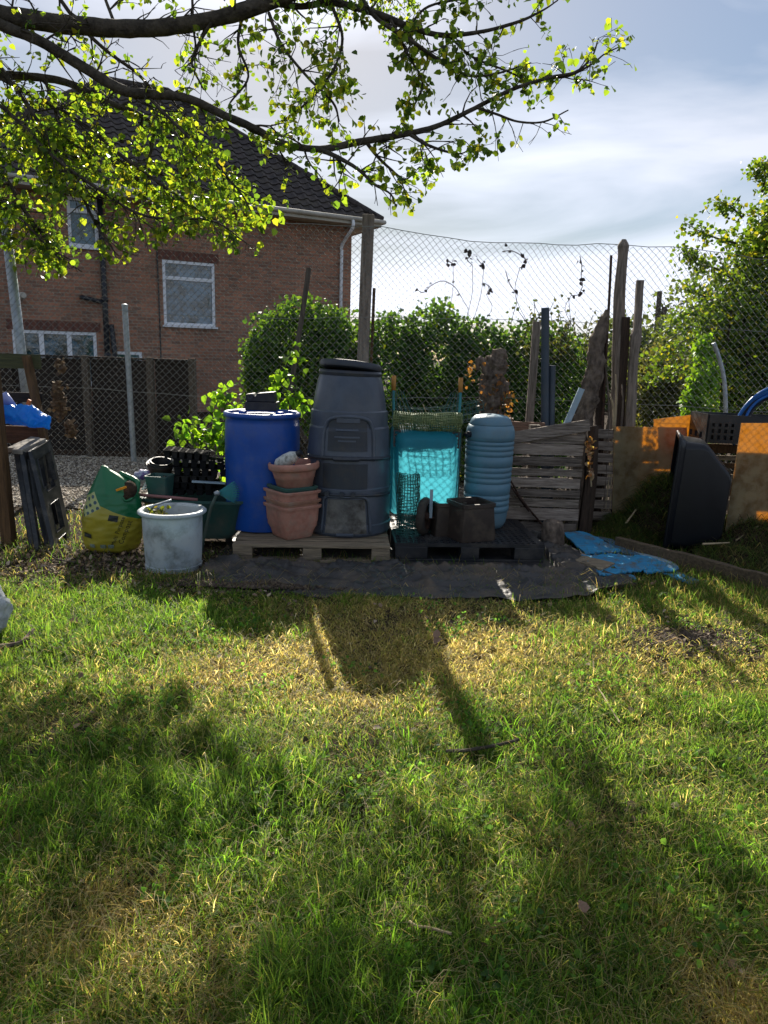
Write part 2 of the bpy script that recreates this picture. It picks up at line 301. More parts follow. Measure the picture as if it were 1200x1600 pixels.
# gravel track between the wire fence and the panel fence
g = MB(); g.grid(lambda u, v: (-14 + 15.5 * u, 7.05 + 3.9 * v + .12 * math.sin(u * 40) * (1 - v), .014 + .008 * math.sin(u * 31) * math.sin(v * 9)), 40, 8); struct('gravel_track', g, m_gravel)
n = 26000; x = RNG.uniform(-5.4, 1.0, n); y = 6.75 + 3.8 * RNG.random(n) ** .9; keep = (y > 6.95 + .25 * vnoise(x, y, 3, 5)) | (RNG.random(n) < .25); x, y = x[keep], y[keep]; n = len(x)
s = RNG.uniform(.008, .021, n); oct_ = np.array([(1, 0, 0), (0, 1, 0), (-1, 0, 0), (0, -1, 0), (0, 0, .7), (0, 0, -.5)]); jit = RNG.uniform(.6, 1.3, (n, 6, 1))
a = RNG.uniform(0, 6.3, n); rot = np.stack([np.cos(a), -np.sin(a), np.zeros(n), np.sin(a), np.cos(a), np.zeros(n), np.zeros(n), np.zeros(n), np.ones(n)], 1).reshape(n, 3, 3)
V = np.einsum('nij,nkj->nki', rot, oct_[None] * jit * s[:, None, None]) + np.stack([x, y, .022 + s * .2], 1)[:, None]
b = (np.arange(n) * 6)[:, None]; F = np.concatenate([b + np.array([[i, (i + 1) % 4, 4]]) for i in range(4)] + [b + np.array([[(i + 1) % 4, i, 5]]) for i in range(4)])
c = mixcol(n, [(.48, .43, .36), (.34, .29, .23), (.58, .54, .48), (.2, .165, .135)], [.35, .3, .15, .2]); o = link_mesh('gravel', V.reshape(-1, 3), F, m_stone, cols=np.repeat(c, 6, axis=0)); tag(o, 'pale loose gravel behind the wire fence', 'gravel', kind='stuff')

# ============================================================ BRICK HOUSE
HX, HY = P(549, 400, 21).x, 21.0; HA = math.atan2(.463, .887)
hx = Vector((math.cos(HA), math.sin(HA), 0)); hy = Vector((-math.sin(HA), math.cos(HA), 0)); HO = Vector((HX, HY, 0))
def Wl(px, py, off=0.):
    d = ray(px, py); t = ((HO - hy * off - C0).dot(hy)) / d.dot(hy); p = C0 + d * t - HO; return p.dot(hx), p.z
house = thing('brick_house', 'two storey red brick house with dark tiled hip roof behind the fences', 'house', HO); house.rotation_euler = (0, 0, HA)
def hpart(name, mb, mat, parent=None, **k):     # house parts are written in the house's own frame
    o = link_mesh(name, mb.v, mb.f, mat, None, **k); o.parent = parent or house; return o
mb_ = bpy.data.materials.new('brick'); mb_.use_nodes = True; nt = mb_.node_tree; N = nt.nodes; L = nt.links; b = N['Principled BSDF']
tc = N.new('ShaderNodeTexCoord'); sx = N.new('ShaderNodeSeparateXYZ'); ad = N.new('ShaderNodeMath'); cx = N.new('ShaderNodeCombineXYZ'); ad.operation = 'ADD'
L.new(tc.outputs['Object'], sx.inputs[0]); L.new(sx.outputs[0], ad.inputs[0]); L.new(sx.outputs[1], ad.inputs[1]); L.new(ad.outputs[0], cx.inputs[0]); L.new(sx.outputs[2], cx.inputs[1])
bt = N.new('ShaderNodeTexBrick'); bt.inputs['Scale'].default_value = 1; bt.inputs['Brick Width'].default_value = .23; bt.inputs['Row Height'].default_value = .078; bt.inputs['Mortar Size'].default_value = .007; bt.inputs['Bias'].default_value = -.1
bt.inputs['Color1'].default_value = (.40, .18, .11, 1); bt.inputs['Color2'].default_value = (.19, .11, .08, 1); bt.inputs['Mortar'].default_value = (.33, .27, .20, 1); L.new(cx.outputs[0], bt.inputs['Vector'])
nz = N.new('ShaderNodeTexNoise'); nz.inputs['Scale'].default_value = 1.1; nz.inputs['Detail'].default_value = 9; L.new(tc.outputs['Object'], nz.inputs['Vector']); mm = N.new('ShaderNodeMix'); mm.data_type = 'RGBA'; mm.blend_type = 'OVERLAY'; mm.inputs[0].default_value = .55
L.new(bt.outputs['Color'], mm.inputs[6]); L.new(nz.outputs['Fac'], mm.inputs[7]); L.new(mm.outputs[2], b.inputs['Base Color']); b.inputs['Roughness'].default_value = .9
bp = N.new('ShaderNodeBump'); bp.inputs['Strength'].default_value = .5; bp.inputs['Distance'].default_value = .01; bp.invert = True; L.new(bt.outputs['Fac'], bp.inputs['Height']); L.new(bp.outputs[0], b.inputs['Normal'])
m_soldier = M('soldier_brick', (.20, .08, .055), (.10, .05, .04), rough=.9, ns=2.5, stretch=(6, 1, .3), bump=.4, bs=20)
EH, OV, LEN, DEP = 5.12, .6, 9.7, 7.8
wins = []
for (x0, y0, x1, y1, tr, mull) in ((253, 406, 335, 509.5, .27, []), (103, 307, 151, 386, .27, []), (18, 513, 150, 600, None, [.335, .665]), (178, 548, 222, 600, None, [])):
    a0, z1_ = Wl(x0, y0); a1, _ = Wl(x1, y0); _, z0_ = Wl((x0 + x1) / 2, y1); z1_ = Wl((x0 + x1) / 2, (y0 + (y0 + .06 * (x1 - x0))) / 2)[1]
    wins.append((a0, z0_, a1, z1_, tr, mull))
us = sorted({-LEN, 0.} | {w[0] for w in wins} | {w[2] for w in wins}); vs = sorted({0., EH} | {w[1] for w in wins} | {w[3] for w in wins})
w = MB(); holes = set()
for i in range(len(us) - 1):
    for j in range(len(vs) - 1):
        uc, vc = (us[i] + us[i + 1]) / 2, (vs[j] + vs[j + 1]) / 2
        if any(q[0] < uc < q[2] and q[1] < vc < q[3] for q in wins): holes.add((i, j))
nu = [(u + LEN) / LEN for u in us]; nv = [v / EH for v in vs]
w.quadgrid([(-LEN, 0, 0), (0, 0, 0), (0, 0, EH), (-LEN, 0, EH)], nu, nv, holes, -.25)
w.box((-.125, DEP / 2 + .125, EH / 2), (.25, DEP - .25, EH)); w.box((-LEN + .125, DEP / 2 + .125, EH / 2), (.25, DEP - .25, EH)); w.box((-LEN / 2, DEP + .124, EH / 2), (LEN - .5, .25, EH))
hpart('wall', w, mb_)
for q in wins[:3]:
    w = MB(); w.box(((q[0] + q[2]) / 2, -.002, q[3] + .115), (q[2] - q[0] + .2, .012, .225)); hpart('lintel', w, m_soldier)
for (a0, z0_, a1, z1_, tr, mull) in wins:
    fr = MB(); t = .075; yc = .045
    fr.box(((a0 + a1) / 2, yc, z1_ - t / 2), (a1 - a0, .07, t)); fr.box(((a0 + a1) / 2, yc, z0_ + t / 2), (a1 - a0, .07, t))
    for xx in (a0 + t / 2, a1 - t / 2): fr.box((xx, yc, (z0_ + z1_) / 2), (t, .07, z1_ - z0_ - 2 * t))
    if tr: fr.box(((a0 + a1) / 2, yc, z1_ - (z1_ - z0_) * tr), (a1 - a0 - 2 * t, .07, t * 1.2))
    for k in mull: fr.box((a0 + (a1 - a0) * k, yc, (z0_ + z1_) / 2), (t * 1.4, .07, z1_ - z0_ - 2 * t))
    fr = hpart('window', fr, m_white, bevel=.006)
    pn = MB(); pn.box(((a0 + a1) / 2, yc + .01, (z0_ + z1_) / 2), (a1 - a0 - .02, .012, z1_ - z0_ - .02)); hpart('pane', pn, m_glass, parent=fr)
    bk = MB(); bk.box(((a0 + a1) / 2, .24, (z0_ + z1_) / 2), (a1 - a0, .01, z1_ - z0_)); hpart('dark_backing', bk, m_soilpipe, parent=fr)  # black sheet closing the wall opening behind the pane
    sl_ = MB(); sl_.box(((a0 + a1) / 2, -.03, z0_ - .025), (a1 - a0 + .08, .12, .04)); hpart('sill', sl_, m_white, parent=fr, bevel=.005)
# roof: hipped, real tiles on the two slopes that can be seen
m_tile = M('roof_tile', (.060, .047, .042), (.028, .024, .024), rough=.8, ns=5, bump=.4, bs=40, dirt=(.11, .10, .07), dirt_amt=.5, dscale=2)
x0r, x1r, y0r, y1r = -LEN - OV, OV, -OV, DEP + OV + .25; hd = (y1r - y0r) / 2; PT = math.tan(R_(38)); zr = EH + hd * PT
A, B, C_, D = (x0r, y0r, EH), (x1r, y0r, EH), (x1r, y1r, EH), (x0r, y1r, EH); R1, R2 = (x0r + hd, y0r + hd, zr), (x1r - hd, y0r + hd, zr)
rf = MB(); rf.add([A, B, C_, D, R1, R2], [(0, 1, 5, 4), (1, 2, 5), (2, 3, 4, 5), (3, 0, 4)]); roof = hpart('roof', rf, m_tile)
def tiles(a, b, up, inside, mb):
    a, b = Vector(a), Vector(b); e = (b - a).normalized(); ln = (b - a).length; up = Vector(up).normalized(); nrm = e.cross(up).normalized()
    tw, th = .30, .30; rows = int(hd / math.cos(R_(38)) / th) + 1
    for r in range(rows):
        for c in range(int(ln / tw) + 1):
            s0 = c * tw; t0 = r * th
            if not inside(s0 + tw / 2, t0 + th / 2): continue
            pr = [(0, .01), (.25, .012), (.45, .03), (.6, .065), (.78, .065), (.92, .03), (1.0, .012)]; vs = []
            lift = random.uniform(0, .008)
            for (f, h) in pr:
                q = a + e * (s0 + f * tw) + up * (t0 - .03); vs += [q + nrm * (h + .028 + lift), q + up * (th + .04) + nrm * (h + .002)]
            k = len(pr); fs = [(2 * i, 2 * i + 2, 2 * i + 3, 2 * i + 1) for i in range(k - 1)]
            q0 = len(vs); vs += [vs[2 * i] - nrm * .02 for i in range(k)]; fs += [(q0 + i, q0 + i + 1, 2 * i + 2, 2 * i) for i in range(k - 1)]
            mb.add(vs, fs)
sl_len = hd / math.cos(R_(38)); tm = MB()
tiles(A, B, (0, 1, PT), lambda s_, t_: t_ < sl_len and s_ > t_ / sl_len * hd - .1 and (x1r - x0r - s_) > t_ / sl_len * hd - .1, tm)
tiles(B, C_, (-1, 0, PT), lambda s_, t_: t_ < sl_len and s_ > t_ / sl_len * hd - .1 and (y1r - y0r - s_) > t_ / sl_len * hd - .1, tm)
hpart('tiles', tm, m_tile, parent=roof)
rg = MB()
for (p, q) in ((B, R2), (A, R1), (R1, R2), (C_, R2)):
    p, q = Vector(p), Vector(q); k = int((q - p).length / .4)
    for i in range(k): rg.tube([p.lerp(q, i / k) + Vector((0, 0, .03)), p.lerp(q, (i + 1.08) / k) + Vector((0, 0, .045))], [.12, .10], 10)
hpart('ridge_tile', rg, m_tile, parent=roof, smooth=False)
sf = MB(); sf.box(((x0r + x1r) / 2, y0r / 2 - .0, EH - .10), (x1r - x0r - .06, OV - .004, .05)); sf.box((x1r / 2, (y0r + y1r) / 2 + OV / 2, EH - .10), (OV - .004, y1r - y0r - OV - .02, .05))
sf.box(((x0r + x1r) / 2, y0r + .01, EH - .06), (x1r - x0r, .03, .17)); sf.box((x1r - .01, (y0r + y1r) / 2, EH - .06), (.03, y1r - y0r - .04, .17)); hpart('soffit', sf, m_gutter)
gt = MB(); gt.tube([(x0r, y0r - .065, EH + .0), (x1r + .06, y0r - .065, EH - .02)], .055, 10); gt.tube([(x1r + .07, y0r - .06, EH - .02), (x1r + .07, y1r, EH)], .055, 10); hpart('gutter', gt, m_gutter, smooth=True)
xa = Wl(531, 470)[0]; dp = MB(); dp.tube(smooth_path([(xa + .05, y0r - .06, EH - .05), (xa + .05, y0r - .04, EH - .25), (xa, -.10, EH - .62), (xa, -.07, EH - .8)], 4) + [(xa, -.07, .1)], .045, 10); hpart('downpipe', dp, m_white, smooth=True)
xb = Wl(162, 450)[0]; sp = MB(); sp.tube([(xb, -.09, .1), (xb, -.09, EH - .12)], .065, 10); zb = Wl(140, 468)[1]; xb2 = Wl(127, 468)[0]
sp.tube([(xb2, -.02, zb + .04), (xb2, -.1, zb + .04), (xb, -.1, zb - .06)], .05, 8); zc = Wl(170, 520)[1]; sp.tube([(xb + .12, -.1, zc + .2), (xb + .17, -.1, zc - .5), (xb + .05, -.1, zc - 1)], .06, 8)
for zz in (1.4, 2.7, 4.0): sp.lathe((xb, -.09, zz), [(.08, -.05), (.08, .05)], 10, cap1=True)
hpart('soil_pipe', sp, m_soilpipe, smooth=True, label=None) if False else hpart('soil_pipe', sp, m_soilpipe, smooth=True)
xc_ = Wl(247, 450)[0]; cb = MB(); cb.tube([(xc_, -.02, .3), (xc_ + .01, -.02, 2.5), (xc_ - .01, -.02, EH - .15)], .017, 6); hpart('cable', cb, m_soilpipe)
vt = MB(); xv, zv = Wl(22, 468); vt.lathe((xv, -.0, zv), [(.09, 0), (.075, .34)], 12, tilt=Matrix.Rotation(R_(70), 3, 'X') @ Matrix.Rotation(R_(35), 3, 'Y'), cap1=True); hpart('flue', vt, m_gutter)

# ============================================================ PANEL FENCE (dark wood) beyond the track
pf = thing('panel_fence', 'dark brown lap panel fence in front of the brick house', 'fence', (-4, 10.6, 0))
m_panel = wood('dark_fence_panel', (.050, .040, .034), (.022, .018, .016))
A1 = Vector((-8.5, 10.35, 0)); B1 = Vector((-2.82, 10.62, 0)); L1 = (B1 - A1).length; e1 = (B1 - A1) / L1; pn = MB(); k = 19
edges = [.0, .36, .735, .895, 1.0]
for a_, b_ in zip(edges[:-1], edges[1:]):
    pa, pb = A1 + e1 * (L1 * a_ + .06), A1 + e1 * (L1 * b_ - .06)
    for i in range(k):
        z = .06 + i * .0735; pn.beam(pa + Vector((0, random.uniform(-.004, .004), z)), pb + Vector((0, 0, z + random.uniform(-.006, .006))), .014, .088, up=(0, -.16, 1))
part('panel', pn, m_panel, pf)
for t in edges + [.18, .55]:
    q = MB(); q.box(A1 + e1 * L1 * t + Vector((0, -.03, .735)), (.095 if t in edges else .05, .09, 1.47)); part('post', q, m_grey_z if t in edges else m_panel, pf)
q = MB(); q.beam(A1 + Vector((0, -.02, 1.465)), B1 + Vector((0, -.02, 1.44)), .10, .03); part('capping', q, m_panel, pf)
q = MB(); q.beam(A1 + Vector((0, 0, .055)), B1 + Vector((0, 0, .055)), .05, .11); part('gravel_board', q, m_dark_z, pf)
q = MB(); pz = P(195, 478, 10.1); q.tube([(pz.x + .03, 10.1, 0), (pz.x, 10.1, pz.z)], .038, 12); q.lathe((pz.x, 10.1, pz.z), [(.045, 0), (.045, .02), (.0, .03)], 12)
solo('steel_post', 'grey galvanised steel post standing on the gravel before the dark panel fence', 'post', q, m_galv, smooth=False, auto=40)

# ============================================================ CHAIN LINK FENCE
FY = 7.35
cf = thing('chain_link_fence', 'tall rusty chain link fence running behind the barrels and composter', 'fence', (0, FY, 0))
def ftop(x): return 2.80 + .02 * math.sin(x * 1.3) - (.05 * max(0, x) if x < 2.2 else .11 + .035 * (x - 2.2)) - .10 * math.sin(max(0, min(1, (x + .2) / 2.4)) * math.pi)
def warp(x, z):
    a = mnoise.noise_vector(Vector((x * 1.1, z * 1.1, 3.3))); b = mnoise.noise_vector(Vector((x * 3.1, z * 3.1, 8.3))); hi = max(0, min(1, (z - 1.7))) * max(0, min(1, (x + .1) * .8)); k = 1 + 1.3 * hi
    return Vector((x + a.x * .035 * k + b.x * .012 * k, FY - .06 + a.y * .05 + b.y * .015, z + a.z * .03 * k + b.z * .012 * k))
xs0, xs1, pit = -6.2, 6.2, .0345
cols_n = int((xs1 - xs0) / pit); vv = []; ff = []
wr = .0017
for c in range(cols_n):
    xa_ = xs0 + c * pit; top = ftop(xa_) ; rows = int(top / pit); k0 = len(vv)
    for r in range(rows + 1):
        x = xa_ + (pit if (r + c) % 2 else 0) + (0.001 if (r + c) % 2 else -.001); z = top - r * pit
        p = warp(x, z); f_ = .003 if (r % 2) else -.003
        vv += [(p.x - wr, p.y + f_, p.z - wr * .5), (p.x + wr, p.y + f_, p.z - wr * .5), (p.x, p.y + f_ - wr * 1.6, p.z + wr * 1.2)]
        if r:
            a = k0 + (r - 1) * 3
            for i in range(3): ff.append((a + i, a + (i + 1) % 3, a + 3 + (i + 1) % 3, a + 3 + i))
link = link_mesh('wire_mesh', np.array(vv), np.array(ff), m_wire, cf)
for zz, r in ((None, .0035), (1.95, .0025), (1.18, .0025), (.5, .0025)):
    q = MB(); q.tube([warp(x, (ftop(x) + .004) if zz is None else zz + .03 * math.sin(x)) + Vector((0, -.008, 0)) for x in np.linspace(xs0, xs1, 60)], r, 5); part('line_wire', q, m_wire, cf)
q = MB(); a = P(575, 336, 7.45); q.beam((-.285, 7.45, 0), (-.235, 7.45, a.z), .115, .11, up=(0, 1, 0), seg=10, jit=.002); part('timber_post', q, m_post, cf, bevel=.006)
q = MB(); q.beam((-.195, 7.5, 0), (-.165, 7.5, 2.25), .03, .03, up=(0, 1, 0), seg=6, jit=.002); part('batten', q, m_brown_z, cf)
q = MB(); q.tube([(-3.62, 7.42, 0), (-3.76, 7.42, 2.95)], .048, 14); part('galvanised_post', q, m_galv, cf, smooth=True)
q = MB(); q.tube(smooth_path([P(1133, 690, 7.4), P(1134, 640, 7.4), P(1131, 590, 7.4), P(1122, 555, 7.4), P(1115, 536, 7.4)], 4), .022, 8); part('bent_post', q, m_galv, cf, label='bent steel post stub curving to the left', smooth=True)
for x in (-5.4, 5.6): q = MB(); q.tube([(x, 7.42, 0), (x, 7.42, 2.8)], .045, 12); part('galvanised_post', q, m_galv, cf, smooth=True)
# ---- dead climbers caught in the mesh
def rough_blob(mb, pts, rads, n=12, amp=.35, sc=16):
    n = n * 2; pts = smooth_path([tuple(p) + (r,) for p, r in zip(pts, rads)], 14); k0 = len(mb.v); mb.tube([p[:3] for p in pts], [p[3] for p in pts], n)
    for i in range(k0, len(mb.v)):
        v = Vector(mb.v[i]); ci = min(len(pts) - 1, (i - k0) // n); c = Vector(pts[ci][:3]); nn = mnoise.noise(v * sc) + .6 * mnoise.noise(v * sc * 2.7) + .5 * mnoise.noise(Vector((v.x * sc * 6, v.y * sc * 6, v.z * sc * 1.6))); mb.v[i] = tuple(c + (v - c) * (1 + amp * nn) + Vector((0, 0, .25 * amp * nn * pts[ci][3])))
    return mb
for (x, y, h, wd, lab) in ((92, 625, 60, 12, 'large shaggy brown clump of dead ivy hanging on the wire fence'), (94, 572, 22, 7, 'small brown tuft of dead ivy highest on the wire mesh'), (110, 670, 28, 9, 'lowest brown clump of dead ivy on the wire mesh at left')):
    q = MB(); rough_blob(q, [P(x - 2, y - h / 2, 7.2), P(x - 4, y - h / 5, 7.2), P(x + 3, y + h / 6, 7.2), P(x + 5, y + h / 2, 7.2)], [.012, wd / 155 * .6, wd / 155 * .75, .012], 10, .8, 22)
    t = thing('dead_ivy_clump', lab, 'dead plant', P(x, y, 7.2), 'dead ivy clumps on the wire'); part('stem_mass', q, m_dead, t)
    n = int(h * 1.6); ps = np.array([P(x + random.gauss(0, wd * .45), y + random.uniform(-.5, .5) * h, 7.2 + random.uniform(-.05, .05)) for _ in range(n)]); V, F, Cc = leaf_arrays(ps, RNG.uniform(.02, .05, n), mixcol(n, [(.2, .13, .07), (.3, .22, .13), (.09, .06, .04)])); link_mesh('dead_leaves', V, F, m_litter, t, cols=Cc)
vines = [([(650, 452), (662, 457), (674, 446), (692, 439), (710, 448), (722, 466)], 5, 'thin dead vine arching across the wire mesh'), ([(726, 392), (736, 398), (730, 406), (738, 414)], 7, 'dark dead leaves knotted high in the mesh'), ([(745, 404), (752, 412), (756, 415)], 3, 'short dead sprig beside the knotted leaves in the mesh'), ([(785, 393), (800, 392), (815, 400), (822, 408), (818, 416), (812, 418)], 5, 'curled dead vine near the top wire of the fence'), ([(790, 424), (795, 440), (802, 452), (808, 460)], 4, 'fine dead vine trailing down the mesh'), ([(906, 400), (909, 414), (908, 432), (910, 446), (904, 460), (892, 462)], 7, 'dead vine hanging beside the rusty rod'), ([(757, 442), (768, 452), (760, 460)], 5, 'dark dead knot of leaves low against the sky'), ([(700, 408), (708, 412)], 4, 'pair of dead leaves caught in the sky part of the mesh')]
for pts, nl, lab in vines:
    t = thing('dead_vine', lab, 'dead plant', P(*pts[0], FY - .05), 'dead vines on the wire mesh'); q = MB(); pp = smooth_path([tuple(P(a, b, FY - .07)) for a, b in pts], 5); q.tube(pp, .004, 5); part('stem', q, m_rust, t)
    a = pts[-1]; ex = [a, (a[0] + random.uniform(-10, 10), (a[1] + 505) / 2), (a[0] + random.uniform(-22, 22), 512)]; q2 = MB(); q2.tube(smooth_path([tuple(P(u_, v_, FY - .05)) for u_, v_ in ex], 6), .0026, 4); part('trailing_stem', q2, m_rust, t)
    n = nl * 2; ps = np.array([pp[random.randrange(len(pp))] for _ in range(n)]) + RNG.normal(size=(n, 3)) * .012; V, F, Cc = leaf_arrays(ps, RNG.uniform(.025, .05, n), mixcol(n, [(.05, .035, .03), (.03, .025, .02)])); link_mesh('dead_leaves', V, F, m_litter, t, cols=Cc)

# ============================================================ HEDGES AND BUSHES beyond the fence
def foliage(blobs, n, size, pal, w=None, shell=.45, rng=RNG, lumps=.22, face=(0, -.3, .6), var=.22):
    """leaves on and under the lumpy surface of a set of ellipsoids (cx,cy,cz,rx,ry,rz)"""
    out = []; vol = np.array([b[3] * b[5] + b[4] * b[5] + b[3] * b[4] for b in blobs]); cnt = (n * vol / vol.sum()).astype(int)
    for b, k in zip(blobs, cnt):
        d = rng.normal(size=(k, 3)); d /= np.linalg.norm(d, axis=1)[:, None]
        az = np.arctan2(d[:, 1], d[:, 0]); lum = 1 + lumps * (fnoise(az * 2 + b[0], d[:, 2] * 3 + b[1], 1.6, 21) - .5) * 2 + lumps * .6 * (fnoise(az * 5 + b[0], d[:, 2] * 6, 1.6, 25) - .5) * 2
        r = (1 - shell * rng.random(k) ** 1.6) * lum; out.append(np.array(b[:3]) + d * np.array(b[3:6]) * r[:, None])
    p = np.concatenate(out); p = p[p[:, 2] > .05]
    V, F, Cc = leaf_arrays(p, rng.uniform(size * .7, size * 1.3, len(p)), mixcol(len(p), pal, w, var), face=face, rng=rng); return V, F, Cc
def stems(mb, base, blobs, k, r=.03, rng=random):
    for i in range(k):
        b = blobs[i % len(blobs)]; e = Vector((b[0] + rng.gauss(0, b[3] * .4), b[1] + rng.gauss(0, b[4] * .4), b[2] + rng.uniform(-.2, .7) * b[5])); s0 = Vector((base[0] + rng.gauss(0, .5 * b[3]), base[1] + rng.gauss(0, .1), 0))
        md = s0.lerp(e, .5) + Vector((rng.gauss(0, .12), rng.gauss(0, .1), .1)); mb.tube(smooth_path([tuple(s0), tuple(md), tuple(e)], 4), [r * (1 - .1 * j) for j in range(9)], 6)
    return mb
dkg = [(.050, .115, .028), (.033, .08, .024), (.07, .145, .032), (.095, .17, .03)]
def bush(name, label, cat, blobs, n, size, pal=dkg, w=None, ns=8, group=None, r=.025, **k):
    t = thing(name, label, cat, (blobs[0][0], blobs[0][1], 0), group)
    part('branches', stems(MB(), (sum(b[0] for b in blobs) / len(blobs), blobs[0][1], 0), blobs, ns, r), m_bark_tree, t, smooth=True)
    V, F, Cc = foliage(blobs, n, size, pal, w, **k); link_mesh('foliage', V, F, m_ivy, t, cols=Cc); return t
def Bp(px, py, Y, rx, ry, rz): p = P(px, py, Y); return (p.x, Y, p.z, rx, ry, rz)
bush('ivy_bush', 'rounded dark green bush in front of the house corner, behind the leaning stick', 'bush', [Bp(470, 560, 9.6, .75, .5, .75), Bp(520, 590, 9.4, .55, .5, .85), Bp(420, 610, 9.7, .35, .3, .9)], 15000, .055, ns=10)
bush('ivy_hedge', 'long dark ivy hedge behind the wire mesh, right of the tall timber post', 'hedge', [Bp(610, 600, 9.3, .5, .45, .88), Bp(680, 592, 9.4, .58, .5, .95), Bp(750, 610, 9.3, .5, .45, .86), Bp(815, 612, 9.2, .48, .45, .84), Bp(865, 618, 9.2, .42, .4, .86), Bp(720, 700, 9.2, 1.4, .4, .8)], 34000, .055, pal=dkg + [(.16, .2, .02)], w=[.35, .3, .2, .12, .03], ns=20)
# climbing sprigs that rise above the hedge against the sky
t = thing('climbing_plant', 'thin leafy sprigs rising over the right end of the ivy hedge', 'climber', P(850, 560, 8.4)); q = MB(); LP = []
for i in range(26):
    x0 = random.uniform(790, 925); a = P(x0, 560, 8.6); b = P(x0 + random.uniform(-25, 30), random.uniform(462, 520), 8.6); pp = smooth_path([tuple(a), tuple(a.lerp(b, .5) + Vector((random.gauss(0, .06), 0, 0))), tuple(b)], 5); q.tube(pp, .0035, 4)
    LP += [np.array(random.choice(pp)) + RNG.normal(size=3) * .03 for _ in range(20)]
part('stem', q, m_bark_tree, t); V, F, Cc = leaf_arrays(np.array(LP), RNG.uniform(.03, .055, len(LP)), mixcol(len(LP), [(.05, .09, .02), (.08, .09, .03), (.04, .05, .03)])); link_mesh('leaves', V, F, m_ivy, t, cols=Cc)
# hawthorn at right with ivy on it
bl = [Bp(1195, 470, 10.2, .78, .8, .85), Bp(1145, 505, 10.2, .5, .6, .42), Bp(1212, 390, 10.3, .62, .7, .5), Bp(1232, 335, 10.4, .42, .6, .36), Bp(1210, 560, 10.2, 1.15, .8, 1.1), Bp(1150, 620, 10.0, .62, .5, .8), Bp(1290, 420, 10.6, 1.1, 1, 1.3)]
hl = [(.075, .14, .025), (.13, .19, .028), (.05, .095, .025), (.24, .24, .03)]
haw = bush('hawthorn_tree', 'tall bushy hawthorn at the right edge behind the wire mesh', 'tree', bl, 24000, .06, pal=hl, w=[.4, .25, .25, .1], ns=18, r=.05, shell=.7, lumps=.42)
q = MB(); LP = []
for pts in ([(1150, 440), (1120, 420), (1090, 412), (1080, 400), (1070, 395)], [(1150, 380), (1120, 372), (1095, 362), (1074, 350)], [(1160, 340), (1140, 322), (1120, 318)], [(1190, 300), (1196, 275), (1190, 262)], [(1120, 505), (1080, 490), (1060, 500), (1045, 520)], [(1130, 540), (1080, 530), (1050, 545), (1020, 560)], [(1110, 590), (1070, 575), (1040, 580), (1012, 590)], [(1180, 280), (1188, 262), (1200, 255)], [(1115, 470), (1085, 455), (1070, 440)]):
    pp = smooth_path([tuple(P(a, b, 10.2)) for a, b in pts], 6); q.tube(pp, [.016 * (1 - .8 * i / len(pp)) for i in range(len(pp))], 5); part('outer_branch', q, m_bark_tree, haw); q = MB()
    for c in pp[2:]: LP += [np.array(c) + RNG.normal(size=3) * np.array([.08, .10, .06]) for _ in range(13)]
V, F, Cc = leaf_arrays(np.array(LP), RNG.uniform(.04, .07, len(LP)), mixcol(len(LP), hl, [.4, .3, .2, .1])); link_mesh('outer_leaves', V, F, m_ivy, haw, cols=Cc)
bush('bright_ivy', 'upright column of bright yellow-green ivy on the left side of the hawthorn', 'climber', [Bp(1090, 600, 9.0, .10, .15, .38), Bp(1098, 645, 9.0, .20, .15, .22), Bp(1100, 545, 9.1, .13, .12, .2), Bp(1078, 625, 9.0, .12, .12, .16), Bp(1110, 590, 9.1, .12, .12, .3)], 1500, .06, pal=[(.14, .26, .03), (.10, .2, .03)], ns=5, r=.01, shell=.95, lumps=.7)
bush('distant_shrub', 'pale scrubby shrub seen in the gap left of the hawthorn', 'bush', [Bp(1030, 590, 14, .45, .5, .75), Bp(1010, 630, 14, .5, .5, .8), Bp(1055, 620, 14, .4, .5, .7)], 5000, .07, pal=[(.10, .13, .04), (.12, .12, .06), (.07, .09, .03)], ns=10, shell=.9, lumps=.4)
for (px, py, Y, rx, rz, lab) in ((985, 600, 26, 2.2, 2.3, 'far round tree seen between the old posts and the hawthorn'), (1120, 560, 34, 3.5, 4.5, 'large distant tree behind the hawthorn'), (880, 620, 30, 3.2, 2.6, 'distant tree hidden low behind the right end of the hedge')):
    bush('distant_tree', lab, 'tree', [Bp(px, py, Y, rx, rx, rz), Bp(px + 20, py + 10, Y, rx * .8, rx, rz * .8)], 7000, .2, pal=[(.07, .10, .04), (.05, .075, .035)], ns=6, r=.09, group='distant trees', shell=.6)
q = MB(); a = P(1031, 455, 30); q.tube([(a.x + .1, 30, 0), (a.x, 30, a.z)], [.13, .10], 8); q.tube([(a.x - .1, 29.9, a.z - .9), (a.x + .35, 29.9, a.z - .7)], .05, 6); q.box((a.x + .2, 29.85, a.z - .75), (.16, .16, .3))
solo('utility_pole', 'distant wooden utility pole topped with fittings, seen through the gap', 'pole', q, m_grey_z)
sh = thing('shed', 'small pale roofed outbuilding far off through the gap beside the bright ivy', 'shed', (P(1056, 640, 16).x, 16, 0))
c = P(1056, 647, 16); q = MB(); q.box((c.x, 16, c.z / 2), (1.0, 1.5, c.z)); part('wall', q, m_gutter, sh); q = MB(); q.prism([(c.x - .6, 15.1, c.z + .003), (c.x + .6, 15.1, c.z + .003), (c.x + .25, 15.1, c.z + .22), (c.x - .55, 15.1, c.z + .2)], (0, 1.9, 0)); part('roof', q, m_galv, sh)

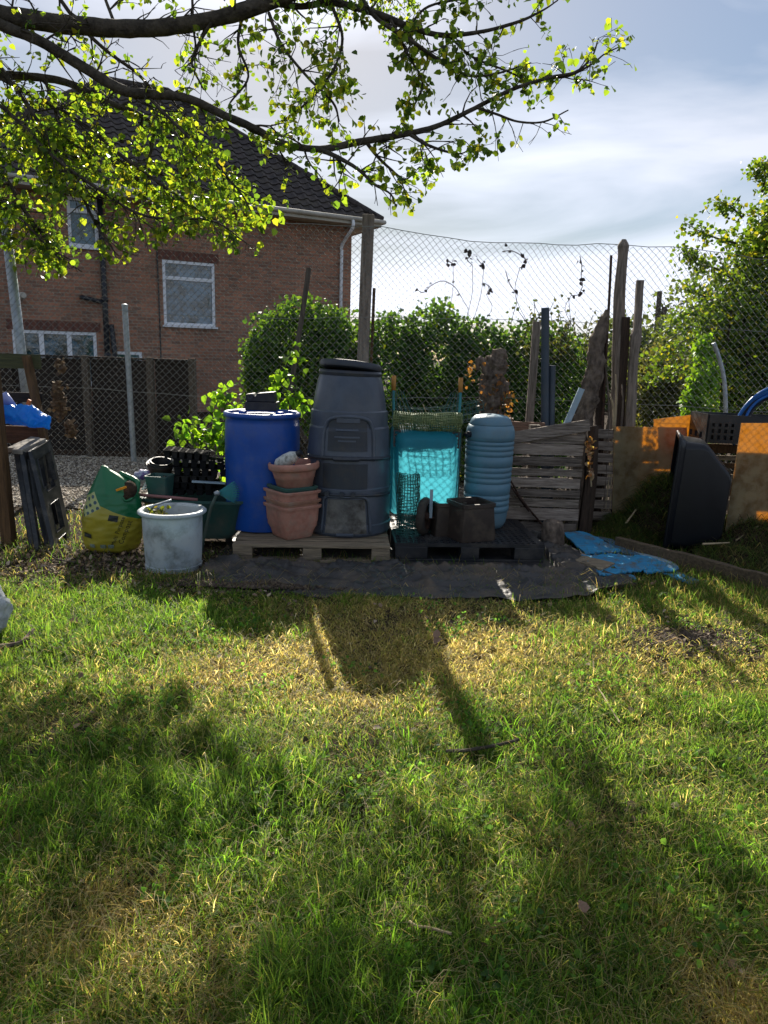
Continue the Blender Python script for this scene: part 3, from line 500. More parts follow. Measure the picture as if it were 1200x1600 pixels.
# ============================================================ LIME TREE reaching in from the left
TY = 7.7
tree = thing('lime_tree', 'overhanging lime tree with fresh yellow-green leaves reaching in from the left', 'tree', (-6.9, 7.9, 0))
q = MB(); q.tube(smooth_path([(-6.9, 7.9, -.1), (-6.85, 7.9, 1.5), (-6.6, 7.85, 3.0), (-6.45, 7.8, 4.6), (-6.3, 7.8, 6.4), (-6.1, 7.9, 8.2)], 5), [.34 - .011 * i for i in range(26)], 16, jit=.05); part('trunk', q, m_bark_tree, tree, smooth=True)
def bp(l, dz=0.): return [(tuple(P(x, y, TY + dd)) + (w * (.70 if w > 11 else .85) / 2 / 1130 * TY,)) for (x, y, w, dd) in l]
BOUGHS = [
 [(-190, -20, 50, .1), (-60, 18, 42, 0), (0, 24, 38, 0), (100, 38, 34, -.1), (200, 45, 32, -.1), (290, 38, 30, 0), (400, 12, 28, .1), (520, -40, 24, .2), (640, -110, 18, .3)],
 [(-190, -60, 34, .1), (-60, -5, 26, -.1), (0, 38, 21, -.2), (60, 63, 20, -.3), (130, 105, 20, -.3), (190, 140, 19, -.4), (230, 147, 18, -.4), (290, 153, 16, -.5), (350, 180, 15, -.5), (400, 202, 14, -.5), (440, 224, 13.5, -.4), (500, 233, 13, -.4), (560, 222, 11, -.3), (620, 212, 10, -.3), (680, 198, 8, -.3), (740, 170, 7, -.2), (800, 140, 6, -.2), (860, 121, 5, -.2), (900, 112, 4, -.1), (925, 88, 3, -.1), (935, 60, 2, -.1)],
 [(-190, 60, 30, .1), (-60, 110, 22, .2), (0, 117, 18, .2), (60, 121, 16, .2), (110, 131, 15, .3), (170, 160, 12, .3), (215, 178, 9, .3), (240, 200, 7, .2), (236, 235, 5, .2), (225, 270, 3, .2)],
 [(80, -30, 8, .4), (95, 0, 7, .4), (130, 45, 7, .3), (170, 82, 6, .3), (215, 115, 5.5, .2), (243, 150, 5, .2), (260, 192, 4, .1), (300, 232, 4, 0), (340, 270, 3, 0), (370, 300, 2, 0)],
 [(330, 25, 14, .3), (400, 4, 13, .3), (470, 10, 12, .3), (520, 4, 11, .3), (590, 22, 11, .3), (640, 42, 10, .2), (690, 55, 8, .2), (750, 50, 6, .1), (810, 34, 5, .1), (850, 15, 3, .1), (872, 0, 2, .1)],
 [(560, -10, 8, .1), (590, 30, 7, .1), (640, 62, 6.5, 0), (680, 90, 6, 0), (720, 115, 5, 0), (760, 118, 4, 0), (800, 108, 3, 0), (830, 98, 2, 0)],
 [(500, 233, 8, -.4), (530, 247, 7, -.5), (560, 265, 5.5, -.6), (585, 288, 4.5, -.6), (610, 303, 3, -.6), (618, 322, 2, -.6)],
 [(572, 222, 7, -.3), (590, 245, 5.5, -.2), (610, 264, 4.5, -.1), (632, 280, 3, -.1), (650, 268, 2, 0)],
 [(640, 210, 6, -.3), (665, 225, 5, -.4), (695, 236, 4, -.5), (720, 240, 2.5, -.5), (735, 232, 2, -.5)],
 [(745, 168, 5, -.2), (775, 178, 4, -.3), (810, 190, 3.5, -.4), (850, 190, 3, -.4), (888, 172, 2, -.4)],
 [(855, 122, 5, -.2), (890, 118, 4, -.1), (925, 100, 3.5, 0), (945, 84, 2.5, 0), (966, 74, 2, 0)],
 [(0, 165, 6, -.4), (40, 200, 5.5, -.5), (80, 242, 5, -.6), (160, 300, 4.5, -.7), (230, 338, 4, -.8), (330, 345, 3, -.9), (385, 380, 2, -.9)],
 [(-40, 60, 8, 0), (0, 105, 7, -.1), (60, 190, 6, -.3), (120, 290, 5, -.5), (150, 350, 4, -.6), (180, 395, 2, -.7)],
 [(-40, 220, 7, -.2), (0, 262, 6, -.3), (40, 330, 5, -.5), (90, 395, 4, -.6), (128, 425, 2, -.6)],
 [(-20, 110, 7, .2), (50, 150, 6, .1), (110, 180, 5.5, 0), (200, 250, 5, -.1), (300, 322, 4, -.2), (352, 352, 2, -.3)],
 [(-30, 170, 6, .4), (30, 200, 5, .4), (130, 232, 4.5, .3), (250, 272, 4, .3), (340, 302, 2, .2)],
 [(70, 125, 5, .2), (95, 200, 4.5, .1), (100, 270, 4, 0), (85, 330, 3, -.1), (60, 380, 2, -.1)],
 [(300, -20, 5, .2), (302, 40, 4, .1), (306, 85, 3, 0), (290, 105, 2, 0)],
 [(-30, 300, 5, -.5), (20, 330, 4, -.6), (60, 370, 3, -.7), (100, 412, 2, -.7)],
 [(230, 150, 5, -.4), (280, 200, 5, -.6), (330, 250, 4, -.7), (375, 300, 3, -.8), (392, 330, 2, -.8)],
 [(420, 20, 6, 0), (440, 70, 5, -.1), (480, 120, 4.5, -.2), (520, 160, 4, -.2), (530, 190, 3, -.2)],
 [(520, 12, 6, .2), (535, 60, 5, .2), (520, 110, 4, .3), (480, 160, 4, .3), (440, 190, 3, .3)],
 [(610, 30, 5, .2), (640, 90, 4, .2), (660, 130, 4, .1), (640, 180, 3, .1)],
 [(700, 55, 4, .2), (740, 90, 4, .2), (790, 110, 3, .1), (830, 130, 2, .1)],
 [(180, 40, 6, .2), (165, 0, 5, .3), (150, -40, 4, .4)], [(330, 35, 6, 0), (310, 70, 5, 0), (300, 100, 4, -.1), (318, 140, 3, -.1)],
 [(380, 20, 6, .2), (372, 70, 5, .1), (388, 120, 4, .1), (360, 160, 3, 0)], [(640, 40, 5, .2), (670, 10, 4, .2), (740, -5, 4, .3), (830, -20, 2, .3)]]
for bi, bgh in enumerate(BOUGHS):
    pts = smooth_path(bp(bgh), 6); q = MB(); q.tube([p[:3] for p in pts], [max(.003, p[3]) for p in pts], 12 if bgh[1][2] > 12 else 7, jit=.06); part('bough' if bgh[1][2] > 12 else 'branch', q, m_bark_tree, tree, smooth=True)
for hb in ([(-6.3, 7.8, 5.6), (-5.2, 9.6, 7.4), (-3.8, 11.8, 8.3), (-2.4, 13.3, 8.7), (-.8, 14.2, 8.8)], [(-3.8, 11.8, 8.3), (-2.8, 13.6, 8.9), (-1.9, 15.0, 9.2)]):
    pts = smooth_path(hb, 6); q = MB(); q.tube(pts, [.12 - .10 * i / len(pts) for i in range(len(pts))], 9, jit=.05); part('bough', q, m_bark_tree, tree, smooth=True)
twig = MB(); leafpts = []; rt = random.Random(11)
def low_edge(x): return float(np.interp(x, [-400, 0, 60, 130, 190, 200, 250, 330, 400, 470, 560, 640, 700, 800, 900, 980], [430, 425, 425, 425, 405, 392, 378, 372, 392, 300, 310, 332, 262, 225, 205, 150]))
def outside(p):
    v = p - C0; kz = v.dot(Fw); X_, Y_ = 600 + FPX * v.dot(Rt) / kz, 800 - FPX * v.dot(Up) / kz
    return Y_ > low_edge(X_) or (Y_ > 300 and 95 < X_ < 155 and rt.random() < .5) or X_ > 985
def grow(p, d, ln, r, lv, dens):
    n = max(3, int(ln / .09)); pts = [p.copy()]; d = d.normalized()
    for i in range(n):
        d = (d + Vector((rt.gauss(0, .22), rt.gauss(0, .22), rt.gauss(-.05, .2)))).normalized(); p = p + d * (ln / n); pts.append(p.copy())
        if outside(p): break
        if lv > 0 and rt.random() < .55: grow(p, (d + Vector((rt.gauss(0, .7), rt.gauss(0, .7), rt.gauss(-.1, .55)))), ln * rt.uniform(.35, .6), r * .6, lv - 1, dens)
        if i > 0 and dens > 0 and rt.random() < dens * (.55 + .45 * (lv == 0)):
            for _ in range(rt.choice((2, 3, 3, 4))): leafpts.append(p + Vector((rt.gauss(0, .03), rt.gauss(0, .03), rt.gauss(-.015, .025))))
    twig.tube(pts, [max(.0022, r * (1 - .75 * i / n)) for i in range(len(pts))], 4, cap=False)
def density(x, y):
    """how leafy the crown is around an image direction (bare twigs near the top left gap)"""
    d = 1.0
    if 150 < x < 360 and 40 < y < 130: d = .3
    if x < 150 and 20 < y < 120: d = .4
    if x < 420 and y > 150: d = 1.35
    if 380 < x < 720 and y < 240: d = 1.35
    return d
for bgh in BOUGHS:
    pts = smooth_path(bp(bgh), 10); big = bgh[1][2]; step = .16 if big < 12 else .24; acc = 0; tot = len(pts)
    for i in range(1, tot):
        a, b = Vector(pts[i - 1][:3]), Vector(pts[i][:3]); acc += (b - a).length
        if acc < step: continue
        acc = 0; t = i / tot; r = pts[i][3]; d = (b - a).normalized()
        # pixel of this point
        v = b - C0; kz = v.dot(Fw); X_, Y_ = 600 + FPX * v.dot(Rt) / kz, 800 - FPX * v.dot(Up) / kz
        if r > .065: cnt, ln, dn = 1, .45, .25 * density(X_, Y_)
        else: cnt, ln, dn = ((3 if 380 < X_ < 720 else rt.choice((2, 3))) if X_ > 420 or Y_ < 150 else 4), rt.uniform(.28, .62) * (.5 + .5 * (1 - t)), .75 * density(X_, Y_)
        if X_ > 560: ln *= .8
        if big > 12 and r < .06: cnt = 2
        for _ in range(cnt):
            dd = d * .6 + Vector((rt.gauss(0, .6), rt.gauss(0, .75), rt.gauss(0, .6) - (.25 if Y_ > 150 else 0)))
            grow(b, dd, ln, min(.012, r * .5), 1, dn)
# the crown above and left of the picture
for i in range(190):
    p = Vector((rt.uniform(-2.3, .0), rt.uniform(13.0, 14.9), rt.uniform(8.1, 9.0))); grow(p, Vector((rt.gauss(.2, .5), rt.gauss(0, .6), rt.gauss(.1, .3))), rt.uniform(.5, .9), .014, 2, .9)
for i in range(40):
    p = Vector((rt.uniform(-7.0, -3.5), rt.uniform(6.6, 9.3), rt.uniform(5.6, 8.5))); grow(p, Vector((rt.gauss(.4, .5), rt.gauss(-.2, .6), rt.gauss(-.1, .4))), rt.uniform(.6, 1.1), .014, 2, .8)
for bgh in ([(-6.3, 7.8, 6), (-5.3, 7.9, 7.0), (-4.2, 7.8, 7.4), (-3.2, 8.0, 7.4)], [(-6.4, 7.8, 5.2), (-5.5, 7.2, 6.3), (-4.2, 7.0, 6.6), (-3.2, 6.9, 6.6)], [(-6.3, 7.9, 6.5), (-5.2, 8.8, 7.8), (-4, 9.2, 8.4)]):
    pts = smooth_path(bgh, 5); q = MB(); q.tube(pts, [.10 - .09 * i / len(pts) for i in range(len(pts))], 8); part('branch', q, m_bark_tree, tree, smooth=True)
part('twigs', twig, m_bark_tree, tree)
LPn = np.array([tuple(p) for p in leafpts]); nL = len(LPn)
vv_ = LPn - np.array(C0); kz_ = vv_ @ np.array(Fw); PX_ = 600 + FPX * (vv_ @ np.array(Rt)) / kz_
kp = (PX_ < 430) | (RNG.random(nL) < .78); LPn, PX_ = LPn[kp], PX_[kp]; nL = len(LPn); big_ = np.clip((PX_ - 330) / 200, 0, 1)
V, F, Cc = leaf_arrays(LPn, RNG.uniform(.032, .074, nL) * (1 + .14 * big_), mixcol(nL, [(.11, .18, .024), (.05, .10, .02), (.16, .21, .026), (.20, .20, .03)], [.38, .32, .25, .05], .32), face=(.1, -.2, 1.2), drop_axis=.6)
link_mesh('crown', V, F, m_leaf, tree, cols=Cc); print('tree leaves', nL)

# ============================================================ PALLETS
def wood_pallet(loc, ang, label):
    t = thing('wooden_pallet', label, 'pallet', loc); t.rotation_euler = (0, 0, ang)
    def pp(name, mb, mat=m_pallet, **k): o = link_mesh(name, mb.v, mb.f, mat, None, **k); o.parent = t
    W, D = 1.22, 1.0
    for i in range(7):
        y = -D / 2 + .06 + i * (D - .12) / 6; q = MB(); q.beam((-W / 2, y, .129), (W / 2, y, .129), .115 if i % 2 == 0 else .09, .022, seg=8, jit=.0025); pp('deck_board', q, bevel=.003)
    for y in (-D / 2 + .05, 0, D / 2 - .05):
        for x in (-W / 2 + .075, 0, W / 2 - .075): q = MB(); q.beam((x, y, .022), (x, y, .117), .145, .095, up=(0, 1, 0), seg=2, jit=.002); pp('block', q, bevel=.004)
    for y in (-D / 2 + .05, 0, D / 2 - .05): q = MB(); q.beam((-W / 2, y, .011), (W / 2, y, .011), .10, .02, seg=8, jit=.002); pp('base_board', q, bevel=.003)
    return t
wood_pallet((-.58, 5.91, .004), R_(3.5), 'wooden pallet carrying the blue drum, terracotta planters and composter')
t = thing('plastic_pallet', 'black plastic pallet with latticed deck carrying the water butt and upturned barrow', 'pallet', (.66, 6.05, .004)); t.rotation_euler = (0, 0, R_(4))
q = MB(); W, D = 1.2, .98
nu_ = [0] + sorted([i * .05 + d for i in range(1, 24) for d in (-.012 / 1.2, .012 / 1.2)]) ; nu_ = [0.]; 
for i in range(24): nu_ += [(i + .36) / 24.2, (i + 1) / 24.2]
nu_[-1] = 1.; nv_ = [0.]
for i in range(18): nv_ += [(i + .4) / 18.2, (i + 1) / 18.2]
nv_[-1] = 1.; hol = {(i, j) for i in range(1, len(nu_) - 1, 2) for j in range(1, len(nv_) - 1, 2) if i < len(nu_) - 2 and j < len(nv_) - 2}
q.quadgrid([(-W / 2, -D / 2, .125), (W / 2, -D / 2, .125), (W / 2, D / 2, .125), (-W / 2, D / 2, .125)], nu_, nv_, hol, .028)
o = link_mesh('deck', q.v, q.f, m_black); o.parent = t
q = MB()
for y in (-D / 2 + .06, 0, D / 2 - .06):
    for x, w_ in ((-W / 2 + .13, .26), (.0, .15), (W / 2 - .12, .24)): q.box((x, y, .074), (w_, .12, .100))
o = link_mesh('feet', q.v, q.f, m_black, bevel=.006); o.parent = t
q = MB()
for y in (-D / 2 + .06, 0, D / 2 - .06): q.box((0, y, .012), (W, .121, .023))
o = link_mesh('base_rail', q.v, q.f, m_black, bevel=.004); o.parent = t

# ============================================================ BLUE DRUM with a black fitting on its lid
PZ = .146
c = (-1.03, 6.02); t = thing('plastic_drum', 'tall royal blue plastic drum standing on the wooden pallet', 'drum', (*c, PZ)); H_ = .965
pr = [(.27, 0), (.30, .012), (.306, .05), (.309, .25), (.310, .50), (.309, .75), (.305, .88), (.296, .915), (.300, .922), (.308, .93), (.309, .962), (.298, .968), (.285, .966), (.278, .945), (.20, .944), (.10, .95), (0.001, .952)]
part('body', MB().lathe((*c, PZ), pr, 72), m_blue, t, auto=50)
q = MB(); q.lathe((*c, PZ), [(.309, .928), (.316, .932), (.318, .945), (.316, .964), (.306, .969), (.296, .966)], 72, cap0=False); part('rim', q, m_blue, t, smooth=True)
q = MB(); q.lathe((c[0] + .15, c[1] - .05, PZ + .948), [(.035, 0), (.035, .022), (.03, .026), (.001, .026)], 20); q.lathe((c[0] - .16, c[1] - .02, PZ + .948), [(.035, 0), (.035, .022), (.03, .026), (.001, .026)], 20); part('bung', q, m_blue, t, auto=40)
a = Vector((-1.04, 6.08, PZ + .977)); t = thing('black_box', 'small black plastic fitting with round hole on top of the blue drum', 'box', a)
q = MB(); q.box(a + Vector((0, 0, .035)), (.26, .18, .07)); rm = Matrix.Rotation(R_(-4), 3, 'Y'); q.prism([a + Vector(v) for v in ((-.125, -.085, .072), (.12, -.085, .072), (.105, -.085, .155), (-.03, -.085, .14), (-.045, -.085, .115), (-.07, -.085, .138), (-.125, -.085, .13))], (0, .15, 0)); part('housing', q, m_black, t, bevel=.006)
q = MB(); q.lathe(a + Vector((-.085, -.087, .11)), [(.02, 0), (.022, .012), (.014, .012), (.014, 0)], 16, tilt=Matrix.Rotation(R_(90), 3, 'X')); part('socket', q, m_comp_dk, t)

# ============================================================ COMPOSTER
cc = Vector((-.31, 6.03, PZ)); t = thing('composter', 'tall dark grey tapering composter with tilted lid standing on the wooden pallet', 'composter', cc)
CP = [(r_ * 1.055, z_ * 1.012) for r_, z_ in [(.330, 0), (.345, .02), (.348, .09), (.338, .10), (.340, .33), (.336, .345), (.344, .352), (.344, .385), (.334, .395), (.328, .67), (.322, .70), (.314, .86), (.304, .875), (.300, .99), (.288, 1.00), (.272, 1.12), (.250, 1.235), (.236, 1.275), (.225, 1.285)]]
def crad(z):
    for (r0, z0), (r1, z1) in zip(CP[:-1], CP[1:]):
        if z0 <= z <= z1: return r0 + (r1 - r0) * (z - z0) / (z1 - z0 + 1e-9)
    return CP[-1][0]
def cs(x, z, off=0.): r = crad(z) + off; x = max(-r * .99, min(r * .99, x)); return cc + Vector((x, -math.sqrt(r * r - x * x), z))
q = MB(); q.lathe(cc, CP, 72, cap1=True); part('body', q, m_comp, t, auto=28)
tl = Matrix.Rotation(R_(3), 3, 'Y')
q = MB(); q.lathe(cc + Vector((0, 0, 1.277)), [(.234, 0), (.255, .008), (.260, .03), (.252, .045), (.244, .05)], 64, cap1=True, tilt=Matrix.Rotation(R_(1.5), 3, 'Y')); q.lathe(cc + Vector((0, 0, 1.332)), [(.237, -.005), (.252, .004), (.257, .03), (.246, .052), (.18, .060), (.001, .063)], 64, tilt=Matrix.Rotation(R_(4.5), 3, 'Y') @ Matrix.Rotation(R_(-6), 3, 'X')); part('lid', q, m_comp_dk, t, auto=40)
q = MB(); arch = [(-.205, .62), (-.20, .80), (-.175, .905), (-.13, .955), (0, .972), (.13, .955), (.175, .905), (.20, .80), (.205, .62)]
ap = smooth_path([tuple(cs(x + .01, z, .002)) for x, z in arch], 6); q.tube(ap, .017, 8); part('door_arch', q, m_comp, t, smooth=True)
def patch(x0, x1, z0, z1, off, nx=16, nz=8, tp=0.):
    q = MB(); q.grid(lambda u, v: cs((x0 + (x1 - x0) * u) * (1 + tp * v), z0 + (z1 - z0) * v, off), nx, nz); k = len(q.v); q2 = MB(); q2.grid(lambda u, v: cs((x0 + (x1 - x0) * u) * (1 + tp * v), z0 + (z1 - z0) * v, off - .02), nx, nz); q.add(q2.v, [f[::-1] for f in q2.f])
    bd = [i for i in range(nx + 1)] + [(j + 1) * (nx + 1) - 1 for j in range(1, nz + 1)] + [nz * (nx + 1) + i for i in range(nx - 1, -1, -1)] + [j * (nx + 1) for j in range(nz - 1, 0, -1)]
    for i in range(len(bd)): a_, b_ = bd[i], bd[(i + 1) % len(bd)]; q.f.append((b_, a_, a_ + k, b_ + k))
    return q
part('door_panel', patch(-.155, .165, .70, .945, .006, tp=-.06), m_comp_dk, t)
q = MB()
for z, x0, x1 in ((.925, -.085, .10), (.862, -.09, .09), (.805, -.10, .10), (.775, -.07, .07)):
    pp = patch(x0, x1, z, z + (.035 if z > .9 else .012), .013, 10, 1); q.add(pp.v, pp.f)
part('door_rib', q, m_comp, t)
part('middle_panel', patch(-.19, .17, .40, .60, .007), m_comp_dk, t)
part('hatch', patch(-.165, .175, .035, .315, .012, tp=-.13), m_hatch, t, label='dusty grey sliding hatch smeared with dried compost')
q = MB(); q.tube(smooth_path([tuple(cs(x, z, .010)) for x, z in ((-.195, .03), (-.18, .20), (-.165, .325), (0, .335), (.16, .325), (.19, .2), (.205, .03))], 5), .012, 6); part('hatch_frame', q, m_comp, t, smooth=True)
q = MB()
for z, r_, x0, x1 in ((.655, .015, -.32, .34), (.36, .013, -.30, .345)):
    q.tube([cs(x, z + .012 * math.cos(x * 5) - .02, .012) for x in np.linspace(x0, x1, 26)], r_, 8)
q.tube([cs(x, .64 + .01 * x, .022) for x in np.linspace(-.1, .1, 8)], .018, 6)
for x in (-.15, -.03, .06): q.box(cs(x, .36, .018), (.035, .03, .035))
part('tie_band', q, m_comp_dk, t, smooth=False, auto=50)
q = MB(); q.box(cs(0, .03, .012), (.14, .03, .02)); part('catch', q, m_comp, t, bevel=.004)

# ============================================================ TERRACOTTA PLANTERS
pc = Vector((-.74, 5.70, PZ)); ra = R_(40)
def sqpot(z, h, rb, rt, label, mat, rim=.022, name='square_planter', off=(0, 0), belly=True, grp='stacked square planters'):
    b = pc + Vector((off[0], off[1], z)); t = thing(name, label, 'planter', b, grp)
    pr = [(rb, 0), (rb * 1.08, .01), (rb * 1.16, .05), (rt * .93, .14), (rt * .96, h - rim * 1.5), (rt * .97, h - rim), (rt * .90, h - rim), (rt * .90, .1), (rb, .02), (.001, .02)]
    if not belly: pr = [(rb, 0), (rt * .95, h - rim), (rt * .88, h - rim), (rb * .9, .01), (.001, .01)]
    q = MB(); q.lathe(b, pr, 64, sq=9, rot=ra); part('pot_body', q, mat, t, auto=40)
    q = MB(); q.lathe(b, [(rt * .95, h - rim), (rt * 1.05, h - rim + .003), (rt * 1.07, h - .004), (rt * 1.04, h), (rt * .92, h), (rt * .90, h - rim)], 64, sq=9, rot=ra, cap0=False); part('rim', q, mat, t, auto=50)
    return t
sqpot(0, .27, .115, .172, 'bottom terracotta square planter of the stack, with dusty band of spots', m_terra, .026)
q = MB(); 
sqpot(.055, .262, .112, .170, 'second terracotta square planter, its pale dusty rim just above the bottom one', m_terra_dusty, .026)
sqpot(.125, .262, .105, .170, 'third terracotta square planter nested under the green rim', m_terra, .024, off=(-.003, .003))
sqpot(.205, .215, .10, .150, 'dark green square pot between the terracotta planters and the round pot', m_greenpot, .024, off=(.0, .0), grp=None)
b = pc + Vector((.02, .02, .375)); tlt = Matrix.Rotation(R_(-3), 3, 'Y'); t = thing('round_pot', 'round terracotta pot holding a white bottle on top of the planter stack', 'pot', b)
q = MB(); q.lathe(b, [(.12, 0), (.135, .01), (.158, .10), (.163, .104), (.165, .125), (.178, .165), (.172, .165), (.155, .12), (.13, .025), (.001, .025)], 64, tilt=tlt); part('pot_body', q, m_terra, t, auto=50)
q = MB(); q.lathe(b, [(.176, .165), (.192, .168), (.203, .182), (.205, .215), (.196, .228), (.186, .222), (.178, .19), (.172, .165)], 64, cap0=False, tilt=tlt); part('rim', q, m_terra, t, smooth=True)
q = MB(); q.lathe(b, [(.128, .085), (.150, .088), (.001, .10)], 32, cap0=False, tilt=tlt); part('compost', q, m_soil, t)
q = MB(); tb = Matrix.Rotation(R_(58), 3, 'Y') @ Matrix.Rotation(R_(12), 3, 'X'); b2 = b + Vector((-.13, -.03, .20)); t = thing('white_bottle', 'dirty white plastic bottle lying in the round terracotta pot', 'bottle', b2)
m_bottle = M('white_bottle', (.6, .62, .58), (.45, .46, .42), rough=.5, dirt=(.06, .05, .03), dirt_amt=.9, dscale=25)
q.lathe(b2, [(.001, -.02), (.035, -.015), (.052, .01), (.056, .08), (.05, .14), (.028, .18), (.022, .19)], 24, tilt=tb, cap1=True, cap0=False); part('bottle_body', q, m_bottle, t, smooth=True)
q = MB(); q.lathe(b2, [(.024, .185), (.026, .19), (.026, .225), (.001, .228)], 16, tilt=tb); part('cap', q, m_soilpipe, t, auto=40)

# ============================================================ TUB
tc_ = Vector((-1.56, 5.20, .0)); t = thing('plastic_tub', 'large stained white plastic tub with rolled rim standing on the soil', 'tub', tc_)
q = MB(); q.lathe(tc_, [(.195, 0), (.205, .008), (.207, .04), (.200, .045), (.203, .06), (.212, .25), (.216, .40), (.214, .432), (.206, .432), (.203, .25), (.192, .05), (.001, .03)], 72); part('tub_body', q, m_tub, t, auto=45)
q = MB(); q.lathe(tc_, [(.214, .415), (.236, .418), (.246, .428), (.246, .440), (.236, .449), (.212, .450), (.204, .440), (.204, .425)], 72, cap0=False); part('rim', q, m_tub, t, smooth=True)
q = MB(); q.lathe(tc_, [(.205, .27), (.15, .30), (.001, .29)], 32, cap0=False); part('soil_fill', q, m_soil, t)
q = MB(); q.tube(smooth_path([tuple(tc_ + Vector(v)) for v in ((-.20, -.02, .30), (-.17, .02, .44), (-.11, .07, .47), (-.04, .12, .49))], 4), .008, 6); solo('bent_pipe', 'thin grey pipe poking out over the back rim of the white tub', 'pipe', q, m_galv, smooth=True)
t = thing('uprooted_plant', 'small weed with yellowing leaves lying inside the white tub', 'plant', tc_ + Vector((-.1, 0, .29))); q = MB(); LP = []
for i in range(9):
    a = tc_ + Vector((-.10, .0, .29)); b_ = a + Vector((random.uniform(-.1, .08), random.uniform(-.08, .08), random.uniform(.1, .16))); q.tube([a, b_], .003, 4); LP += [np.array(b_) + RNG.normal(size=3) * .02 for _ in range(7)]
part('stem', q, m_straw, t); V, F, Cc = leaf_arrays(np.array(LP), .035, mixcol(len(LP), [(.14, .18, .04), (.22, .2, .06), (.04, .05, .02)])); link_mesh('leaves', V, F, m_ivy, t, cols=Cc)

# ============================================================ WATER BUTT
bc = Vector((.89, 6.20, .157)); t = thing('water_butt', 'slim teal ribbed water butt with domed lid standing on the black pallet', 'water butt', bc)
pr = [(.10, 0), (.15, .008), (.175, .05), (.183, .10), (.188, .15)]
z = .15
def rib(z0, z1, r0, r1): return [(r0 - .006, z0), (r0 + .003, z0 + .006), (r0 + .006, (z0 + z1) / 2), (r1 + .003, z1 - .006), (r1 - .006, z1)]
bands = [(.15, .205), (.207, .252), (.254, .30), (.302, .40), (.402, .447), (.449, .494), (.496, .54), (.542, .632), (.634, .678), (.68, .72), (.722, .76)]
for a_, b_ in bands: pr += rib(a_, b_, .188 + .02 * a_, .188 + .02 * b_)
pr += [(.206, .765), (.209, .80), (.204, .85), (.190, .888), (.17, .893)]
q = MB(); q.lathe(bc, pr, 72); part('butt_body', q, m_butt, t, auto=60)
q = MB(); q.lathe(bc + Vector((0, 0, .886)), [(.172, 0), (.180, .004), (.181, .016), (.165, .055), (.135, .080), (.08, .092), (.001, .096)], 64); part('lid', q, m_butt, t, smooth=True)
q = MB(); q.lathe(bc + Vector((0, 0, .880)), [(.176, 0), (.178, .012)], 64); part('lid_seam', q, m_black, t)
q = MB(); q.tube([bc + Vector((-.01, -.17, .105)), bc + Vector((-.015, -.235, .10))], .014, 8); q.tube([bc + Vector((-.015, -.235, .115)), bc + Vector((-.015, -.24, .045))], .010, 8); q.box(bc + Vector((-.015, -.225, .135)), (.045, .014, .014)); q.lathe(bc + Vector((-.01, -.196, .105)), [(.026, 0), (.026, .01)], 16, tilt=Matrix.Rotation(R_(90), 3, 'X'), cap1=True); part('tap', q, m_greenpot, t, label='small dark tap low on the front', auto=40)
q = MB(); q.lathe(bc + Vector((-.185, -.09, .81)), [(.028, 0), (.028, .03), (.016, .034), (.016, .05)], 14, tilt=Matrix.Rotation(R_(90), 3, 'X') @ Matrix.Rotation(R_(-50), 3, 'Y'), cap1=True); part('inlet', q, m_soilpipe, t, auto=40)

# ============================================================ UPENDED WHEELBARROW (turquoise tray, orange grips)
wc = Vector((.335, 6.13, .157)); t = thing('wheelbarrow', 'turquoise plastic wheelbarrow stood on its nose, orange grips upward', 'wheelbarrow', wc)
def trayring(y, hw, z0, z1, cr=.06, n=6):
    p = []
    for (cx_, cz_, a0) in ((hw - cr, z0 + cr, -90), (hw - cr, z1 - cr, 0), (-hw + cr, z1 - cr, 90), (-hw + cr, z0 + cr, 180)):
        for k in range(n): a = R_(a0 + 90 * k / (n - 1)); p.append(wc + Vector((cx_ + cr * math.cos(a), y, cz_ + cr * math.sin(a))))
    return p
rings = [trayring(.02, .295, .10, .885, .07), trayring(.0, .292, .10, .885, .07), trayring(-.10, .262, .12, .83), trayring(-.20, .232, .15, .78), trayring(-.235, .21, .17, .75), trayring(-.24, .17, .21, .70)]
q = MB(); n = len(rings[0]); vs = [p for r in rings for p in r]; fs = [(i * n + k, i * n + (k + 1) % n, (i + 1) * n + (k + 1) % n, (i + 1) * n + k) for i in range(len(rings) - 1) for k in range(n)] + [tuple((len(rings) - 1) * n + k for k in range(n))]
q.add(vs, fs); part('tray', q, m_turq, t, auto=50, solid=.004)
q = MB(); ring = [tuple(p + Vector((0, .012, 0))) for p in rings[0]]; q.tube(ring + [ring[0]], .013, 8); part('tray_rim', q, m_turq_dk, t, smooth=True)
for sx in (-1, 1):
    q = MB(); q.tube(smooth_path([tuple(wc + Vector(v)) for v in ((sx * .10, -.16, .03), (sx * .19, .05, .05), (sx * .25, .05, .35), (sx * .27, .05, .70), (sx * .280, .06, 1.0), (sx * .285, .10, 1.16))], 5), .013, 8); part('frame_tube', q, m_teal, t, smooth=True)
    q = MB(); a = wc + Vector((sx * .285, .10, 1.15)); q.tube([a, a + Vector((0, .02, .065)), a + Vector((0, .025, .125))], [.019, .020, .018], 12); part('grip', q, m_grip, t, smooth=True)
    q = MB()
    for k in range(5): q.tube([wc + Vector((sx * (.285 - .02 * k), .10 - .01 * k, 1.15)), wc + Vector((sx * (.285 - .045 * k), .02, .90))], .0035, 4)
    part('net_tie', q, m_net, t)
    q = MB(); q.quadgrid([wc + Vector(v) for v in ((sx * .245 - .03, -.115, .70), (sx * .245 + .03, -.115, .70), (sx * .245 + .03, -.10, .84), (sx * .245 - .03, -.10, .84))], [0, .2, .8, 1], [0, .1, .22, .32, .44, .54, .66, .76, .9, 1], {(1, 1), (1, 3), (1, 5), (1, 7)}, .012); part('bracket', q, m_black, t)
q = MB(); q.box(wc + Vector((.05, -.30, .26)), (.026, .008, .24)); part('strut', q, m_palepipe, t)
